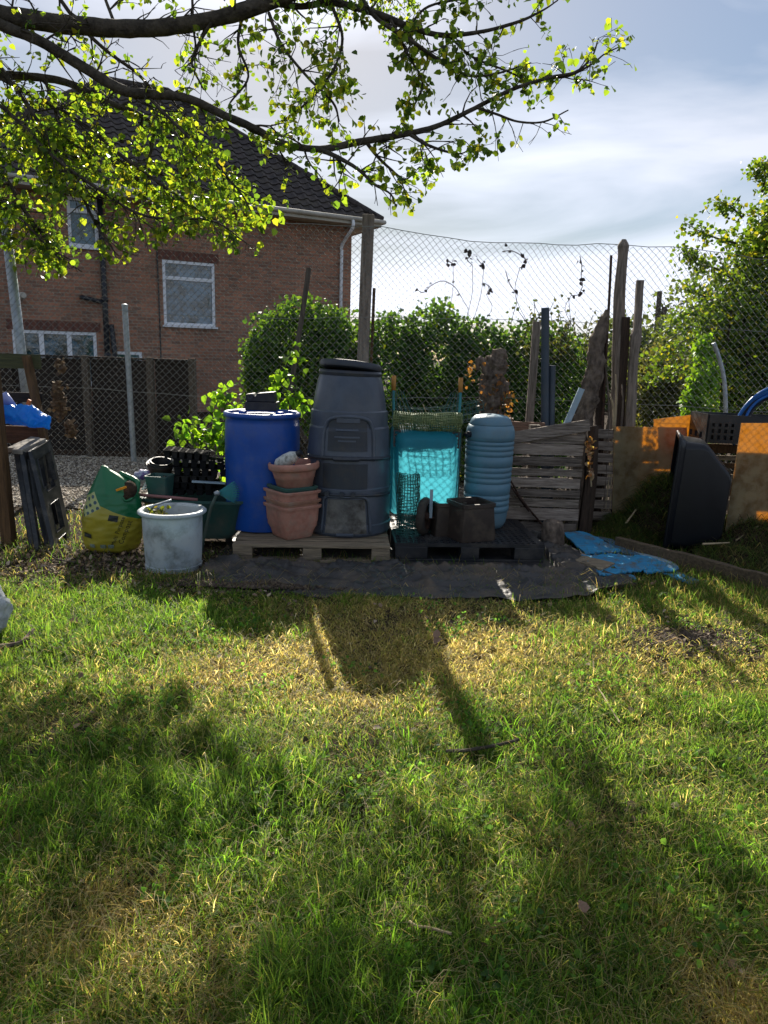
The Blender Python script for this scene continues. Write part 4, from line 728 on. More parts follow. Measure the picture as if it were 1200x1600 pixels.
q = MB(); q.tube([wc + Vector((-.12, -.29, .14)), wc + Vector((.10, -.29, .14))], .009, 8); part('axle', q, m_rust, t)
wh = wc + Vector((0.0, -.30, .155)); rt_ = Matrix.Rotation(R_(70), 3, 'Z') @ Matrix.Rotation(R_(90), 3, 'X')
q = MB(); q.lathe(wh, [(.11, -.035), (.14, -.032), (.155, -.015), (.158, 0), (.155, .015), (.14, .032), (.11, .035)], 40, cap0=False, tilt=rt_); w_ = part('tyre', q, m_rubber, t, smooth=True)
q = MB(); q.lathe(wh, [(.03, -.04), (.035, -.01), (.10, -.008), (.112, -.03), (.112, .03), (.10, .008), (.035, .01), (.03, .04)], 40, cap1=True, tilt=rt_); part('wheel_rim', q, m_rust, t, auto=40)

# ============================================================ ROLLS OF GREEN NETTING
def netroll(name, label, a, b, r, mat, turns, na, nl, squash=1., sag=0., jit=.006):
    a, b = Vector(a), Vector(b); d = (b - a).normalized(); u = Vector((0, 0, 1)) if abs(d.z) < .7 else Vector((0, 1, 0)); u = (u - d * u.dot(d)).normalized(); s_ = d.cross(u); q = MB()
    def pt(th, l):
        rr = r * (1 - .10 * th / (2 * math.pi)); return a.lerp(b, l) + (u * math.sin(th) * squash + s_ * math.cos(th)) * rr + Vector((0, 0, -sag * math.sin(l * math.pi))) + Vector([mnoise.noise(Vector((th * .7, l * 5, k * 7.7))) * jit * 3 for k in range(3)])
    wt = .0036 if mat is m_net_dusty else .0024
    for i in range(nl + 1): q.tube([pt(2 * math.pi * turns * k / (na * turns), i / nl) for k in range(int(na * turns) + 1)], wt, 3, cap=False)
    for k in range(int(na * turns)): q.tube([pt(2 * math.pi * k / na, i / 8) for i in range(9)], wt, 3, cap=False)
    return solo(name, label, 'netting', q, mat)
g_ = P(637, 845, 5.82); netroll('netting_roll', 'upright roll of dark green plastic mesh standing left of the barrow wheel', (g_.x, 5.80, .16), (g_.x - .01, 5.84, .66), .098, m_net, 2.2, 22, 19)
a, b = P(616, 658, 6.10), P(720, 660, 6.05); netroll('netting_roll', 'dusty yellow-green roll of garden mesh lying along the top of the turquoise barrow', a, b, .088, m_net_dusty, 2.6, 18, 30, .95, .01)
a, b = P(625, 652, 6.42), P(752, 640, 6.48); netroll('netting_roll', 'coarser dark green mesh roll lying behind the dusty roll and ending near the stump', a, b, .085, m_net, 1.1, 11, 13, 1.1, .03)
q = MB(); q.tube(smooth_path([tuple(P(x, y, 6.1)) for x, y in ((661, 632), (668, 650), (676, 668), (681, 676))], 4), .004, 5); solo('twig', 'pale dry stick hanging across the dusty mesh roll', 'stick', q, m_straw)

# ============================================================ BROWN SQUARE TUBS on the black pallet
for (cx_, cy_, s_, h, an, lab) in ((.705, 5.78, .165, .30, 24, 'dark brown square plastic tub, right one of the pair on the black pallet'), (.53, 5.92, .14, .27, 12, 'dark brown square plastic tub half hidden at the left of its twin')):
    b = Vector((cx_, cy_, .157)); t = thing('plastic_tub', lab, 'tub', b, 'dark brown square tubs')
    q = MB(); q.lathe(b, [(s_ * .98, 0), (s_, .012), (s_ * .88, h - .03), (s_ * .90, h - .028), (s_ * .90, h), (s_ * .80, h), (s_ * .86, .03), (.001, .03)], 64, sq=12, rot=R_(an)); part('tub_body', q, m_brownpot, t, auto=40)
    q = MB(); q.lathe(b, [(s_ * .90, h - .03), (s_ * .94, h - .026), (s_ * .94, h + .004), (s_ * .80, h + .004)], 64, sq=12, rot=R_(an), cap0=False); part('rim', q, m_brownpot, t, auto=40)

# ============================================================ COMPOST BAG (printed)
m_bag = bpy.data.materials.new('printed_bag'); m_bag.use_nodes = True; nt = m_bag.node_tree; N = nt.nodes; L = nt.links; b = N['Principled BSDF']
tc = N.new('ShaderNodeTexCoord'); sp_ = N.new('ShaderNodeSeparateXYZ'); L.new(tc.outputs['Object'], sp_.inputs[0])
def mth(op, a, b_=None, c_=None):
    n = N.new('ShaderNodeMath'); n.operation = op
    for i, v in enumerate((a, b_, c_)):
        if v is None: continue
        if isinstance(v, (int, float)): n.inputs[i].default_value = v
        else: L.new(v, n.inputs[i])
    return n.outputs[0]
hgt = mth('ADD', sp_.outputs[2], mth('MULTIPLY', sp_.outputs[0], .42)); split = mth('GREATER_THAN', hgt, .375)
nz = N.new('ShaderNodeTexNoise'); nz.inputs['Scale'].default_value = 9; nz.inputs['Detail'].default_value = 6; L.new(tc.outputs['Object'], nz.inputs['Vector'])
y1 = N.new('ShaderNodeMix'); y1.data_type = 'RGBA'; y1.inputs[6].default_value = (.42, .34, .02, 1); y1.inputs[7].default_value = (.24, .22, .03, 1); L.new(nz.outputs['Fac'], y1.inputs[0])
y2 = N.new('ShaderNodeMix'); y2.data_type = 'RGBA'; y2.inputs[7].default_value = (.005, .13, .045, 1); L.new(split, y2.inputs[0]); L.new(y1.outputs[2], y2.inputs[6])
rx_ = mth('ADD', mth('MULTIPLY', sp_.outputs[0], .88), mth('MULTIPLY', sp_.outputs[2], .47)); rz_ = mth('SUBTRACT', mth('MULTIPLY', sp_.outputs[2], .88), mth('MULTIPLY', sp_.outputs[0], .47))
inx = mth('LESS_THAN', mth('ABSOLUTE', mth('SUBTRACT', rx_, .060)), .085); inz = mth('LESS_THAN', mth('ABSOLUTE', mth('SUBTRACT', rz_, .415)), .068); inp = mth('MULTIPLY', inx, inz)
y3 = N.new('ShaderNodeMix'); y3.data_type = 'RGBA'; y3.inputs[7].default_value = (.38, .42, .16, 1); L.new(inp, y3.inputs[0]); L.new(y2.outputs[2], y3.inputs[6])
gx = mth('SUBTRACT', mth('FRACT', mth('MULTIPLY', rx_, 21)), .5); gz = mth('SUBTRACT', mth('FRACT', mth('MULTIPLY', rz_, 21)), .5); dd_ = mth('ADD', mth('MULTIPLY', gx, gx), mth('MULTIPLY', gz, gz)); dot = mth('MULTIPLY', mth('LESS_THAN', dd_, .085), inp)
y4 = N.new('ShaderNodeMix'); y4.data_type = 'RGBA'; y4.inputs[7].default_value = (.03, .07, .09, 1); L.new(dot, y4.inputs[0]); L.new(y3.outputs[2], y4.inputs[6]); L.new(y4.outputs[2], b.inputs['Base Color'])
b.inputs['Roughness'].default_value = .38
bgc = Vector((-2.16, 5.62, .0)); t = thing('compost_bag', 'slumped green and yellow printed compost bag, open at the top', 'bag', bgc)
BL = [(0, -.02, .16, .10), (.02, -.02, .20, .13), (.07, -.02, .225, .15), (.18, -.01, .24, .165), (.30, 0, .236, .165), (.40, .01, .215, .15), (.48, .015, .19, .13), (.55, .01, .15, .10), (.60, -.01, .105, .07), (.64, -.035, .06, .045), (.665, -.05, .03, .025), (.685, -.055, .018, .014)]
def bagp(th, z):
    for a_, b_ in zip(BL[:-1], BL[1:]):
        if a_[0] <= z <= b_[0] + 1e-9: k = (z - a_[0]) / (b_[0] - a_[0]); cx_, rx, ry = (a_[i] + (b_[i] - a_[i]) * k for i in (1, 2, 3)); break
    x = math.cos(th); y = math.sin(th); wv = 1 + .05 * mnoise.noise(Vector((x * 2, y * 2, z * 9))) + .035 * mnoise.noise(Vector((x * 3, y * 3, z * 40))) + .03 * math.sin(th * 9 + z * 8) * max(0, (z - .35) * 3)
    return bgc + Vector((cx_ + rx * x * wv, ry * y * wv, z))
zs_ = [k * .685 / 60 for k in range(61)]; q = MB(); nn_ = 96
q.add([bagp(2 * math.pi * k / nn_, z) for z in zs_ for k in range(nn_)], [(i * nn_ + k, i * nn_ + (k + 1) % nn_, (i + 1) * nn_ + (k + 1) % nn_, (i + 1) * nn_ + k) for i in range(60) for k in range(nn_)] + [tuple(60 * nn_ + k for k in range(nn_))])
part('bag_body', q, m_bag, t, smooth=True)
q = MB(); pth = smooth_path([tuple(bgc + Vector(v)) + (r,) for v, r in (((-.04, .01, .675), .010), ((.04, -.03, .59), .018), ((.09, -.085, .50), .010), ((.15, -.12, .435), .008), ((.20, -.06, .47), .018), ((.20, .02, .55), .022), ((.14, .05, .585), .022), ((.05, .05, .62), .022))], 6); q.tube([p[:3] for p in pth], [p[3] for p in pth], 10, jit=.12); part('torn_mouth', q, m_bag, t, smooth=True)
q = MB(); q.lathe(bgc + Vector((.135, -.06, .505)), [(.001, .03), (.06, .022), (.088, 0), (.06, -.02), (.001, -.03)], 16, tilt=Matrix.Rotation(R_(55), 3, 'X')); part('mouth_shade', q, m_soil, t, smooth=True)  # solid dark disc stands for the shaded mouth; the bag body is closed
q = MB(); q.box(bgc + Vector((.12, -.12, .53)), (.085, .012, .018), Matrix.Rotation(R_(-20), 3, 'Y')); solo('plant_label', 'bright orange plastic label stuck in the mouth of the compost bag', 'label', q, M('orange_label', (.75, .30, .01), (.65, .24, .01), rough=.4), bevel=.002)
def bagtext(txt, x0, z0, ang, size, mat, name='lettering'):
    cu = bpy.data.curves.new('lettering', 'FONT'); cu.body = txt; cu.size = size; cu.extrude = 0; cu.resolution_u = 2; cu.space_character = 1.05; tmp = bpy.data.objects.new('lettering', cu); COL.objects.link(tmp); bpy.context.view_layer.update()
    me = bpy.data.meshes.new_from_object(tmp.evaluated_get(bpy.context.evaluated_depsgraph_get())); bpy.data.objects.remove(tmp); vs = []
    for v in me.vertices:
        x = x0 + v.co.x * math.cos(ang) - v.co.y * math.sin(ang); z = max(.01, min(.67, z0 + v.co.x * math.sin(ang) + v.co.y * math.cos(ang)))
        lo_, hi_ = -math.pi, 0.       # angle on the bag whose x matches
        for _ in range(30):
            md = (lo_ + hi_) / 2
            if bagp(md, z).x - bgc.x < x: lo_ = md
            else: hi_ = md
        p = bagp(lo_, z); vs.append(p + Vector((0, -.006, 0)))
    ob = link_mesh(name, [tuple(v) for v in vs], [tuple(p.vertices) for p in me.polygons], mat, t); bpy.data.meshes.remove(me); return ob
m_ink = M('dark_print', (.015, .02, .02), (.02, .025, .02), rough=.5, bump=0)
bagtext('Multi Purpose', .055, .075, R_(68), .042, m_ink); bagtext('Compost', .115, .085, R_(68), .05, m_ink)
q = MB(); q.grid(lambda u, v: bagp(-math.pi / 2 + .10 + .30 * u + .04 * v, .285 + .045 * v - .012 * u) + Vector((0, -.007, 0)), 8, 3); q.grid(lambda u, v: bagp(-math.pi / 2 - .85 + .35 * u, .14 + .035 * v - .012 * u) + Vector((0, -.007, 0)), 8, 3); part('printed_patch', q, m_ink, t)
for u0 in (-.55, -.15, .12): q = MB(); q.grid(lambda u, v: bagp(-math.pi / 2 + u0 + .2 * u, .055 + .03 * v) + Vector((0, -.007, 0)), 4, 3); part('printed_panel', q, M('pale_print', (.25, .30, .22), (.12, .16, .14), rough=.5, ns=60), t)

# ============================================================ GREEN TROUGH with pots, trays, rake
tr = Vector((-1.62, 5.95, 0)); t = thing('barrow_trough', 'low dark green trough behind the white tub, heaped with pots and trays', 'trough', tr)
q = MB(); q.lathe(tr + Vector((.06, 0, 0)), [(.30, .08), (.34, .12), (.41, .37), (.43, .385), (.43, .40), (.40, .40), (.33, .13), (.001, .12)], 64, sq=6, sy=.62); part('trough_body', q, m_greenpot, t, auto=40)
q = MB(); q.lathe(tr + Vector((.06, 0, 0)), [(.42, .385), (.44, .39), (.44, .41), (.41, .41)], 64, sq=6, sy=.62, cap0=False); part('rim', q, m_greenpot, t, auto=40)
for sx in (-1, 1): q = MB(); q.tube([tr + Vector((.06 + sx * .25, 0, .0)), tr + Vector((.06 + sx * .25, 0, .1))], .03, 8); part('leg', q, m_black, t)
a, b = P(215, 773, 5.66), P(309, 781, 5.70); q = MB(); q.tube([a, b], .013, 10); solo('pole', 'dusty pink pole lying across the front of the green trough', 'pole', q, M('pink_pole', (.30, .14, .13), (.22, .10, .09), rough=.7), smooth=True)
a, b = P(300, 752, 5.85), P(352, 755, 5.9); q = MB(); q.beam(a, b, .05, .012); solo('slat', 'short grey slat wedged above the trough beside the blue drum', 'slat', q, m_palepipe)
# leaf rake
rk = P(340, 770, 5.62); t = thing('leaf_rake', 'teal plastic leaf rake with fanned tines leaning against the blue drum', 'rake', rk)
q = MB()
for k in range(11): a = R_(-38 + 7.2 * k); d = Vector((math.cos(a), .12, -math.sin(a) * .9)); q.beam(rk, rk + d * .15, .012, .003, up=(0, 1, 0)); q.beam(rk + d * .15, rk + d * .165 + Vector((0, .015, -.006)), .008, .003, up=(0, 1, 0))
q.add([rk + Vector((0, -.004, .01)), rk + Vector((.085, .006, .055)), rk + Vector((.10, .006, 0)), rk + Vector((.085, .006, -.065))], [(0, 1, 2, 3)]); part('tines', q, m_teal, t)
q = MB(); q.lathe(rk + Vector((0, -.02, 0)), [(.001, -.02), (.022, -.012), (.026, .01), (.001, .022)], 14); part('hub', q, m_galv, t, smooth=True)
q = MB(); q.tube([rk, rk + Vector((-.06, .02, -.12)), rk + Vector((-.14, .05, -.42)), rk + Vector((-.18, .08, -.70))], .013, 8); part('handle', q, m_greenpot, t, smooth=True)
def lump(name, label, cat, px, py, Y, w, d, h, mat, rotz=0., group=None, **k):
    c = P(px, py, Y); t_ = MB(); t_.box(c, (w, d, h), Matrix.Rotation(R_(rotz), 3, 'Z') @ Matrix.Rotation(R_(k.pop('tl', 0)), 3, 'Y')); return solo(name, label, cat, t_, mat, group=group, **k)
# seed tray stack: each tray is a thing
def tray(c, w, d, h, rz, ty, label, mat=None):
    c = Vector(c); rm = Matrix.Rotation(R_(rz), 3, 'Z') @ Matrix.Rotation(R_(ty), 3, 'Y'); t = thing('seed_tray', label, 'tray', c, 'black seed trays stacked beside the drum'); q = MB()
    cr_ = [rm @ Vector(v) + c for v in ((-w / 2, -d / 2, h), (w / 2, -d / 2, h), (w / 2, d / 2, h), (-w / 2, d / 2, h))]; cells_u = [0]; nU, nV = 6, 4
    for i in range(nU): cells_u += [(i + .12) / nU, (i + .92) / nU]
    cells_u.append(1); cells_v = [0]
    for i in range(nV): cells_v += [(i + .12) / nV, (i + .92) / nV]
    cells_v.append(1); q.quadgrid(cr_, cells_u, cells_v, {(i, j) for i in range(1, len(cells_u) - 1, 2) for j in range(1, len(cells_v) - 1, 2)}, .004); part('lattice', q, mat or m_black, t)
    q = MB()
    for i in range(nU):
        for j in range(nV):
            x, y = (-.5 + (i + .52) / nU) * w, (-.5 + (j + .52) / nV) * d; a, b = w / nU * .4, d / nV * .4; k = .72
            vs = [(x - a, y - b, h), (x + a, y - b, h), (x + a, y + b, h), (x - a, y + b, h), (x - a * k, y - b * k, 0), (x + a * k, y - b * k, 0), (x + a * k, y + b * k, 0), (x - a * k, y + b * k, 0)]
            q.add([rm @ Vector(v) + c for v in vs], [(0, 1, 5, 4), (1, 2, 6, 5), (2, 3, 7, 6), (3, 0, 4, 7), (4, 5, 6, 7)])
    part('cells', q, mat or m_black, t); return t
sx_, sy_ = P(305, 760, 6.0).x, 6.0; z0_ = .42
for i, (dx, w, h, rz, ty, lab) in enumerate(((.02, .46, .045, 3, -1, 'lowest black seed tray of the stack above the trough'), (-.02, .40, .05, -4, 2, 'second black seed tray from the bottom of the stack'), (-.03, .42, .05, 6, -1, 'third seed tray up, grey with dust along its edge'), (.05, .44, .06, 12, 3, 'fourth black seed tray up, pushed out to the right'), (.03, .42, .06, 14, 6, 'fifth black seed tray up, tilted to the right'), (-.06, .36, .06, 8, 5, 'topmost black seed tray, its rim sunlit beside the climbing weeds'))):
    tray((sx_ + dx, sy_, z0_), w, .28, h, rz, ty, lab, M('dusty_black', (.035, .034, .032), (.012, .012, .012), rough=.9, ns=12, spec=.1) if i in (2, 5) else M('matt_black', (.010, .011, .012), (.006, .006, .007), rough=.75, ns=12, spec=.15)); z0_ += h + .006
# nested round pots, square pot, small litter of containers
rp = P(250, 728, 6.05); t = thing('round_pots', 'nested black and brown round plant pots lying mouth upward left of the trays', 'pot', rp)
for k, (r, mt_) in enumerate(((.112, m_brownpot), (.102, m_black), (.088, m_black))):
    q = MB(); q.lathe(rp + Vector((.004 * k, 0, -.05 + .012 * k)), [(r * .7, -.05), (r * .96, .06), (r * 1.03, .062), (r * 1.03, .075), (r * .93, .075), (r * .65, -.04), (.001, -.04)], 36, tilt=Matrix.Rotation(R_(8), 3, 'Y') @ Matrix.Rotation(R_(14), 3, 'X')); part('pot', q, mt_, t, auto=40)
gp = P(251, 776, 5.80); t = thing('square_pot', 'dark green square pot standing on the trough among black pots', 'pot', gp)
q = MB(); q.lathe(gp, [(.075, 0), (.092, .165), (.096, .165), (.096, .18), (.088, .18), (.07, .01), (.001, .01)], 48, sq=10, rot=R_(-8)); part('pot_body', q, m_greenpot, t, auto=40)
q = MB(); a = P(228, 748, 5.9); bp_ = smooth_path([tuple(a + Vector(v)) + (r,) for v, r in (((-.16, 0, -.07), .02), ((-.09, 0, -.02), .045), ((-.02, 0, .03), .05), ((.03, 0, .06), .015))], 5); q.tube([p[:3] for p in bp_], [p[3] for p in bp_], 9, jit=.25)
solo('crumpled_bag', 'crumpled purple and white plastic bag between the compost bag and pots', 'bag', q, M('purple_bag', (.12, .05, .22), (.50, .52, .60), rough=.4, ns=14, contrast=.12), smooth=True)
q = MB(); q.tube([P(222, 765, 5.85), P(240, 756, 5.85)], .006, 6); q.tube([P(222, 765, 5.85), P(231, 748, 5.86)], .005, 6); solo('cane', 'short white forked stick among the pots', 'stick', q, m_white)

# ============================================================ TRESTLES and timber bay at left
def holeframe(name, c4, us, vs, holes, th, mat, parent, **k): q = MB(); q.quadgrid(c4, us, vs, holes, th); return part(name, q, mat, parent, **k)
T0 = P(60, 856, 5.7); m_saw = M('sawhorse_plastic', (.013, .016, .021), (.010, .012, .015), rough=.38, dirt=(.16, .15, .14), dirt_amt=.5, dscale=9)
for i, (dx, dy, lab) in enumerate(((0, 0, 'front black folding sawhorse, its openings showing'), (-.09, .09, 'rear black folding sawhorse leaning behind the front one'))):
    t = thing('sawhorse', lab, 'sawhorse', Vector((T0.x + dx, 5.62 + dy, 0)), 'folded black sawhorses')
    a, b, c, d = P(80, 858, 5.55), P(104, 826, 5.95), P(73, 688, 6.05), P(44, 706, 5.72); sh_ = Vector((dx, dy, 0)); c4 = [p + sh_ for p in (a, b, c, d)]
    c4[0].z = .0; c4[1].z = 0.02
    holeframe('front_frame', c4, [0, .16, .28, .75, .86, 1], [0, .06, .13, .34, .42, .55, .60, .90, 1], {(2, 0), (2, 2), (2, 5), (2, 6), (3, 6), (1, 6), (2, 3)} if True else set(), .03, m_saw, t, bevel=.006)
    c5 = [p + Vector((-.06, -.02, 0)) for p in c4]; c5[0] = c5[0] + Vector((-.05, -.02, 0)); c5[1] = c5[1] + Vector((-.05, 0, 0))
    holeframe('rear_frame', c5, [0, .13, .87, 1], [0, .1, .9, 1], {(1, 1), (1, 0)}, .03, m_saw, t, bevel=.006)
    q = MB(); q.beam(c4[3] + Vector((-.075, -.03, .0)), c4[2] + Vector((-.03, -.03, .0)), .085, .04, seg=4, jit=.002); part('top_beam', q, M('dusty_top', (.33, .30, .26), (.13, .12, .11), rough=.9, ns=6), t, bevel=.006)
by = thing('timber_bay', 'brown timber posts and boards of a storage bay at the left edge', 'frame', (-3.0, 5.75, 0))
q = MB(); q.beam((-3.03, 5.66, 0), (-3.06, 5.66, 1.50), .09, .09, up=(0, 1, 0), seg=8, jit=.002); part('post', q, m_brown_z, by, bevel=.004)
q = MB(); q.beam((-2.80, 6.15, 0), (-3.02, 6.15, 1.51), .05, .07, up=(0, 1, 0), seg=8, jit=.002); part('post', q, m_brown_z, by)
for z, h, mt_ in ((1.46, .12, wood('green_slat', (.10, .10, .045), (.05, .055, .03))), (1.16, .08, m_panel), (.84, .15, wood('brown_board', (.13, .06, .035), (.06, .03, .02)))):
    q = MB(); q.beam((-3.9, 6.20, z), (-2.93, 6.20, z), .03, h); part('board', q, mt_, by)
q = MB(); pth = smooth_path([tuple(P(x, y, 5.85)) + (r,) for x, y, r in ((-20, 652, .07), (12, 648, .10), (35, 650, .10), (55, 655, .085), (68, 662, .05), (76, 668, .015))], 16); q.tube([p[:3] for p in pth], [p[3] * .85 for p in pth], 40); q.v = [tuple(Vector(v) + Vector([mnoise.noise(Vector(v) * 14 + Vector((k * 9, 0, 0))) * .03 + abs(mnoise.noise(Vector(v) * 34 + Vector((k * 5, 3, 0)))) * .018 for k in range(3)])) for v in q.v]
solo('blue_sack', 'bright blue crumpled plastic sack hung over the timber bay rail', 'sack', q, m_bluebag, smooth=True)
q = MB(); a = P(15, 628, 5.9); pth = [tuple(a + Vector(v)) for v in ((-.1, 0, .02), (-.03, 0, .03), (.03, 0, -.02))]; q.tube(pth, [.03, .055, .02], 10, jit=.2); solo('white_bag', 'pale lilac plastic bag tucked above the blue sack', 'bag', q, M('lilac_bag', (.35, .40, .7), (.25, .3, .6), rough=.4), smooth=True)
q = MB(); q.box(P(45, 629, 5.95), (.03, .02, .05), Matrix.Rotation(.4, 3, 'Y')); solo('tag', 'small orange plastic scrap behind the blue sack', 'scrap', q, m_orange, bevel=.004)
q = MB(); a = P(-3, 1012, 3.78); pth = smooth_path([(a.x - .12, a.y, .06, .10), (a.x - .05, a.y, .16, .13), (a.x - .04, a.y, .27, .07), (a.x - .06, a.y, .33, .015)], 8); q.tube([p[:3] for p in pth], [p[3] for p in pth], 18, jit=.05); q.v = [tuple(Vector(v) + Vector([mnoise.noise(Vector(v) * 16 + Vector((k * 9, 0, 0))) * .03 for k in range(3)])) for v in q.v]
solo('clear_bag', 'clear silvery plastic bag on the grass at the left edge', 'bag', q, M('clear_plastic', (.30, .33, .35), (.55, .58, .6), rough=.15, ns=18, bump=1, bs=25, bdist=.02, trans=.3, tcol=(.5, .55, .6), contrast=.3), smooth=True)

# ============================================================ WEED MEMBRANE
XF = [-1.4, -1.15, -.5, .4, 1.0, 1.45, 1.80]; YF = [4.95, 4.74, 4.64, 4.60, 4.66, 4.74, 4.93]
def memb(u, v):
    x = -1.32 + 3.14 * u; yf = np.interp(x, XF, YF) + .13 * (vnoise(x, 0, 5, 31) - .5) + .04 * (vnoise(x, 0, 17, 32) - .5); yb = np.interp(x, [-1.3, 1.1, 1.45, 1.82], [6.35, 6.4, 6.3, 5.15]); y = yf + (yb - yf) * v ** 1.3
    free = 1. if (y < 5.30 or x > 1.36) else .0; ed = max(0, 1 - v * 9)
    z = .006 + free * min(1., .05 + v * 3) * (.02 * float(1 - abs(2 * vnoise(x + y * .4, y, 9, 39) - 1)) ** 5 + .018 * float(1 - abs(2 * vnoise(x - y * .7, y * 1.4, 14, 40) - 1)) ** 6 + .04 * float(abs(fnoise(x + y * .5, y, 4.2, 33) - .5)) * 2 + .05 * float(1 - abs(vnoise(x * .6 + y * .3, y, 11, 34) - .5) * 2) + .010 * float(vnoise(x, y, 30, 35))) + ed * (.05 * max(0, (x - .9)) * (.6 + float(vnoise(x, y, 7, 36))) + .012 * float(vnoise(x, y, 9, 37)))
    return (x + .012 * float(vnoise(x, y, 12, 38)), float(y), z)
q = MB(); q.grid(memb, 260, 110); solo('weed_membrane', 'crumpled black weed membrane laid on the ground in front of both pallets', 'membrane', q, m_membrane, smooth=True, solid=.002)
n = 260; ps = np.array([memb(RNG.random(), RNG.random() * .35) for _ in range(n)]) + np.array([0, 0, .006]); az = RNG.uniform(0, 6.3, n)
V, F, Cc = blade_arrays(ps, RNG.uniform(.05, .22, n), az, RNG.uniform(1.35, 1.55, n), RNG.uniform(.002, .0035, n), mixcol(n, [(.30, .24, .14), (.20, .17, .09), (.12, .15, .05)])); o = link_mesh('straw', V, F, m_grass, cols=Cc); tag(o, 'loose dry grass stalks scattered over the black membrane', 'straw', kind='stuff')

# ============================================================ BLUE BOARDS
def gboard(px, z, th, label, mat, name='painted_board', group='blue painted boards', rag=.014):
    """plank-edged sheet with splintered edges and a slight warp, lying over its neighbours"""
    c = [G(x, y, z + dz) + Vector((0, 0, 0)) for (x, y, dz) in px]; nu, nv = 40, 14; sd = random.random() * 50; top = []
    def pt(u, v):
        p = (c[0] * (1 - u) + c[1] * u) * (1 - v) + (c[3] * (1 - u) + c[2] * u) * v; e = Vector((0, 0, 0))
        if u in (0., 1.): e += Vector((rag * 1.6 * mnoise.noise(Vector((v * 9, sd, u))), 0, 0))
        if v in (0., 1.): e += Vector((0, rag * 1.6 * mnoise.noise(Vector((u * 15, sd, v * 3))), 0))
        return p + e + Vector((0, 0, .014 * mnoise.noise(Vector((u * 2.2, v * 2, sd))) - (.006 if abs((v * 3 + .0) % 1 - .5) > .46 else 0)))
    q = MB(); q.grid(lambda u, v: pt(u, v) + Vector((0, 0, th)), nu, nv); k = len(q.v); q2 = MB(); q2.grid(pt, nu, nv); q.add(q2.v, [f[::-1] for f in q2.f])
    bd = [i for i in range(nu + 1)] + [(j + 1) * (nu + 1) - 1 for j in range(1, nv + 1)] + [nv * (nu + 1) + i for i in range(nu - 1, -1, -1)] + [j * (nu + 1) for j in range(nv - 1, 0, -1)]
    for i in range(len(bd)): a_, b_ = bd[i], bd[(i + 1) % len(bd)]; q.f.append((b_, a_, a_ + k, b_ + k))
    return solo(name, label, 'board', q, mat, group=group)
gboard([(852, 850, 0), (872, 846, 0), (945, 886, 0), (922, 889, 0)], .03, .018, 'narrow bare grey-brown board along the left side of the blue boards', m_grey_x)
gboard([(896, 878, .0), (908, 872, .0), (960, 884, 0), (938, 892, 0)], .062, .02, 'short brown block of wood lying across the blue boards', m_pallet)
gboard([(878, 833, .04), (912, 831, .04), (972, 862, .0), (914, 866, .0)], .04, .012, 'upper blue painted board propped at its far end by the slatted wall', m_bluepaint, rag=.02)
gboard([(930, 838, .02), (950, 842, .02), (1000, 868, .0), (975, 866, .0)], .03, .012, 'narrow worn blue board right of the upper one', wood('worn_blue', (.10, .12, .13), (.03, .15, .26), WX, dirt=(.10, .085, .065), dirt_amt=1, dscale=14), rag=.02)
gboard([(908, 868, .0), (968, 866, .0), (1012, 890, 0), (938, 900, 0)], .062, .011, 'large flaking blue board in the middle of the pile', m_bluepaint, rag=.022)
gboard([(972, 868, .0), (1012, 870, .0), (1060, 890, 0), (1010, 896, 0)], .050, .011, 'flaking blue board lying right of the large one with a pale corner', m_bluepaint, rag=.022)
gboard([(985, 860, .0), (1020, 862, .0), (1062, 886, 0), (1030, 886, 0)], .034, .010, 'pale weathered blue board under the right side of the pile', m_palepipe)
gboard([(1028, 895, .0), (1050, 892, .0), (1091, 909, 0), (1076, 913, 0)], .018, .010, 'small loose blue board lying furthest right on the grass', m_bluepaint)
gboard([(905, 888, .0), (950, 884, .0), (995, 906, 0), (940, 908, 0)], .028, .012, 'low blue board half covered by the large flaking one', m_bluepaint)

# ============================================================ SLATTED PALLET WALL, posts, stump
sw = thing('slatted_wall', 'grey slatted wall of old pallet boards with a tilted top board', 'fence', (1.32, 6.56, 0))
rows = [(675, 692), (693, 711), (713, 728), (732, 744), (746, 762), (764, 776), (778, 791), (793, 812), (815, 838)]
for i, (a_, b_) in enumerate(rows):
    zc = (P(860, a_, 6.55).z + P(860, b_, 6.55).z) / 2; h = P(860, a_, 6.55).z - P(860, b_, 6.55).z; q = MB(); xr = 1.79 + random.uniform(-.012, .01)
    q.beam((.80, 6.54 + random.uniform(-.008, .008), max(.05, zc + random.uniform(-.006, .006))), (xr, 6.54 + random.uniform(-.008, .008), max(.05, zc + random.uniform(-.012, .012))), .018, h * .96, up=(0, 0, 1), seg=10, jit=.003); part('slat', q, wood('grey_board' + 'abc'[i % 3], *(((.32, .265, .215), (.09, .07, .055)), ((.42, .35, .29), (.15, .115, .09)), ((.23, .19, .155), (.07, .055, .045)))[i % 3]), sw, bevel=.003)
a, b = P(765, 690, 6.51), P(921, 664, 6.51); q = MB(); q.beam(a, b, .02, .105, up=(0, 0, 1), seg=8, jit=.003); part('top_board', q, m_grey_x, sw, bevel=.003)
for x in (.9, 1.35, 1.76): q = MB(); q.beam((x, 6.62, 0), (x, 6.62, 1.02), .09, .10, up=(0, 1, 0), seg=4, jit=.002); part('bearer', q, m_grey_z, sw)
q = MB(); q.beam(P(775, 664, 6.85), P(851, 668, 6.85), .03, .085, up=(0, 0, 1), seg=5, jit=.004); solo('old_board', 'short reddish weathered board lying behind the top of the slatted wall', 'board', q, wood('red_board', (.26, .15, .10), (.11, .07, .05)), bevel=.003)
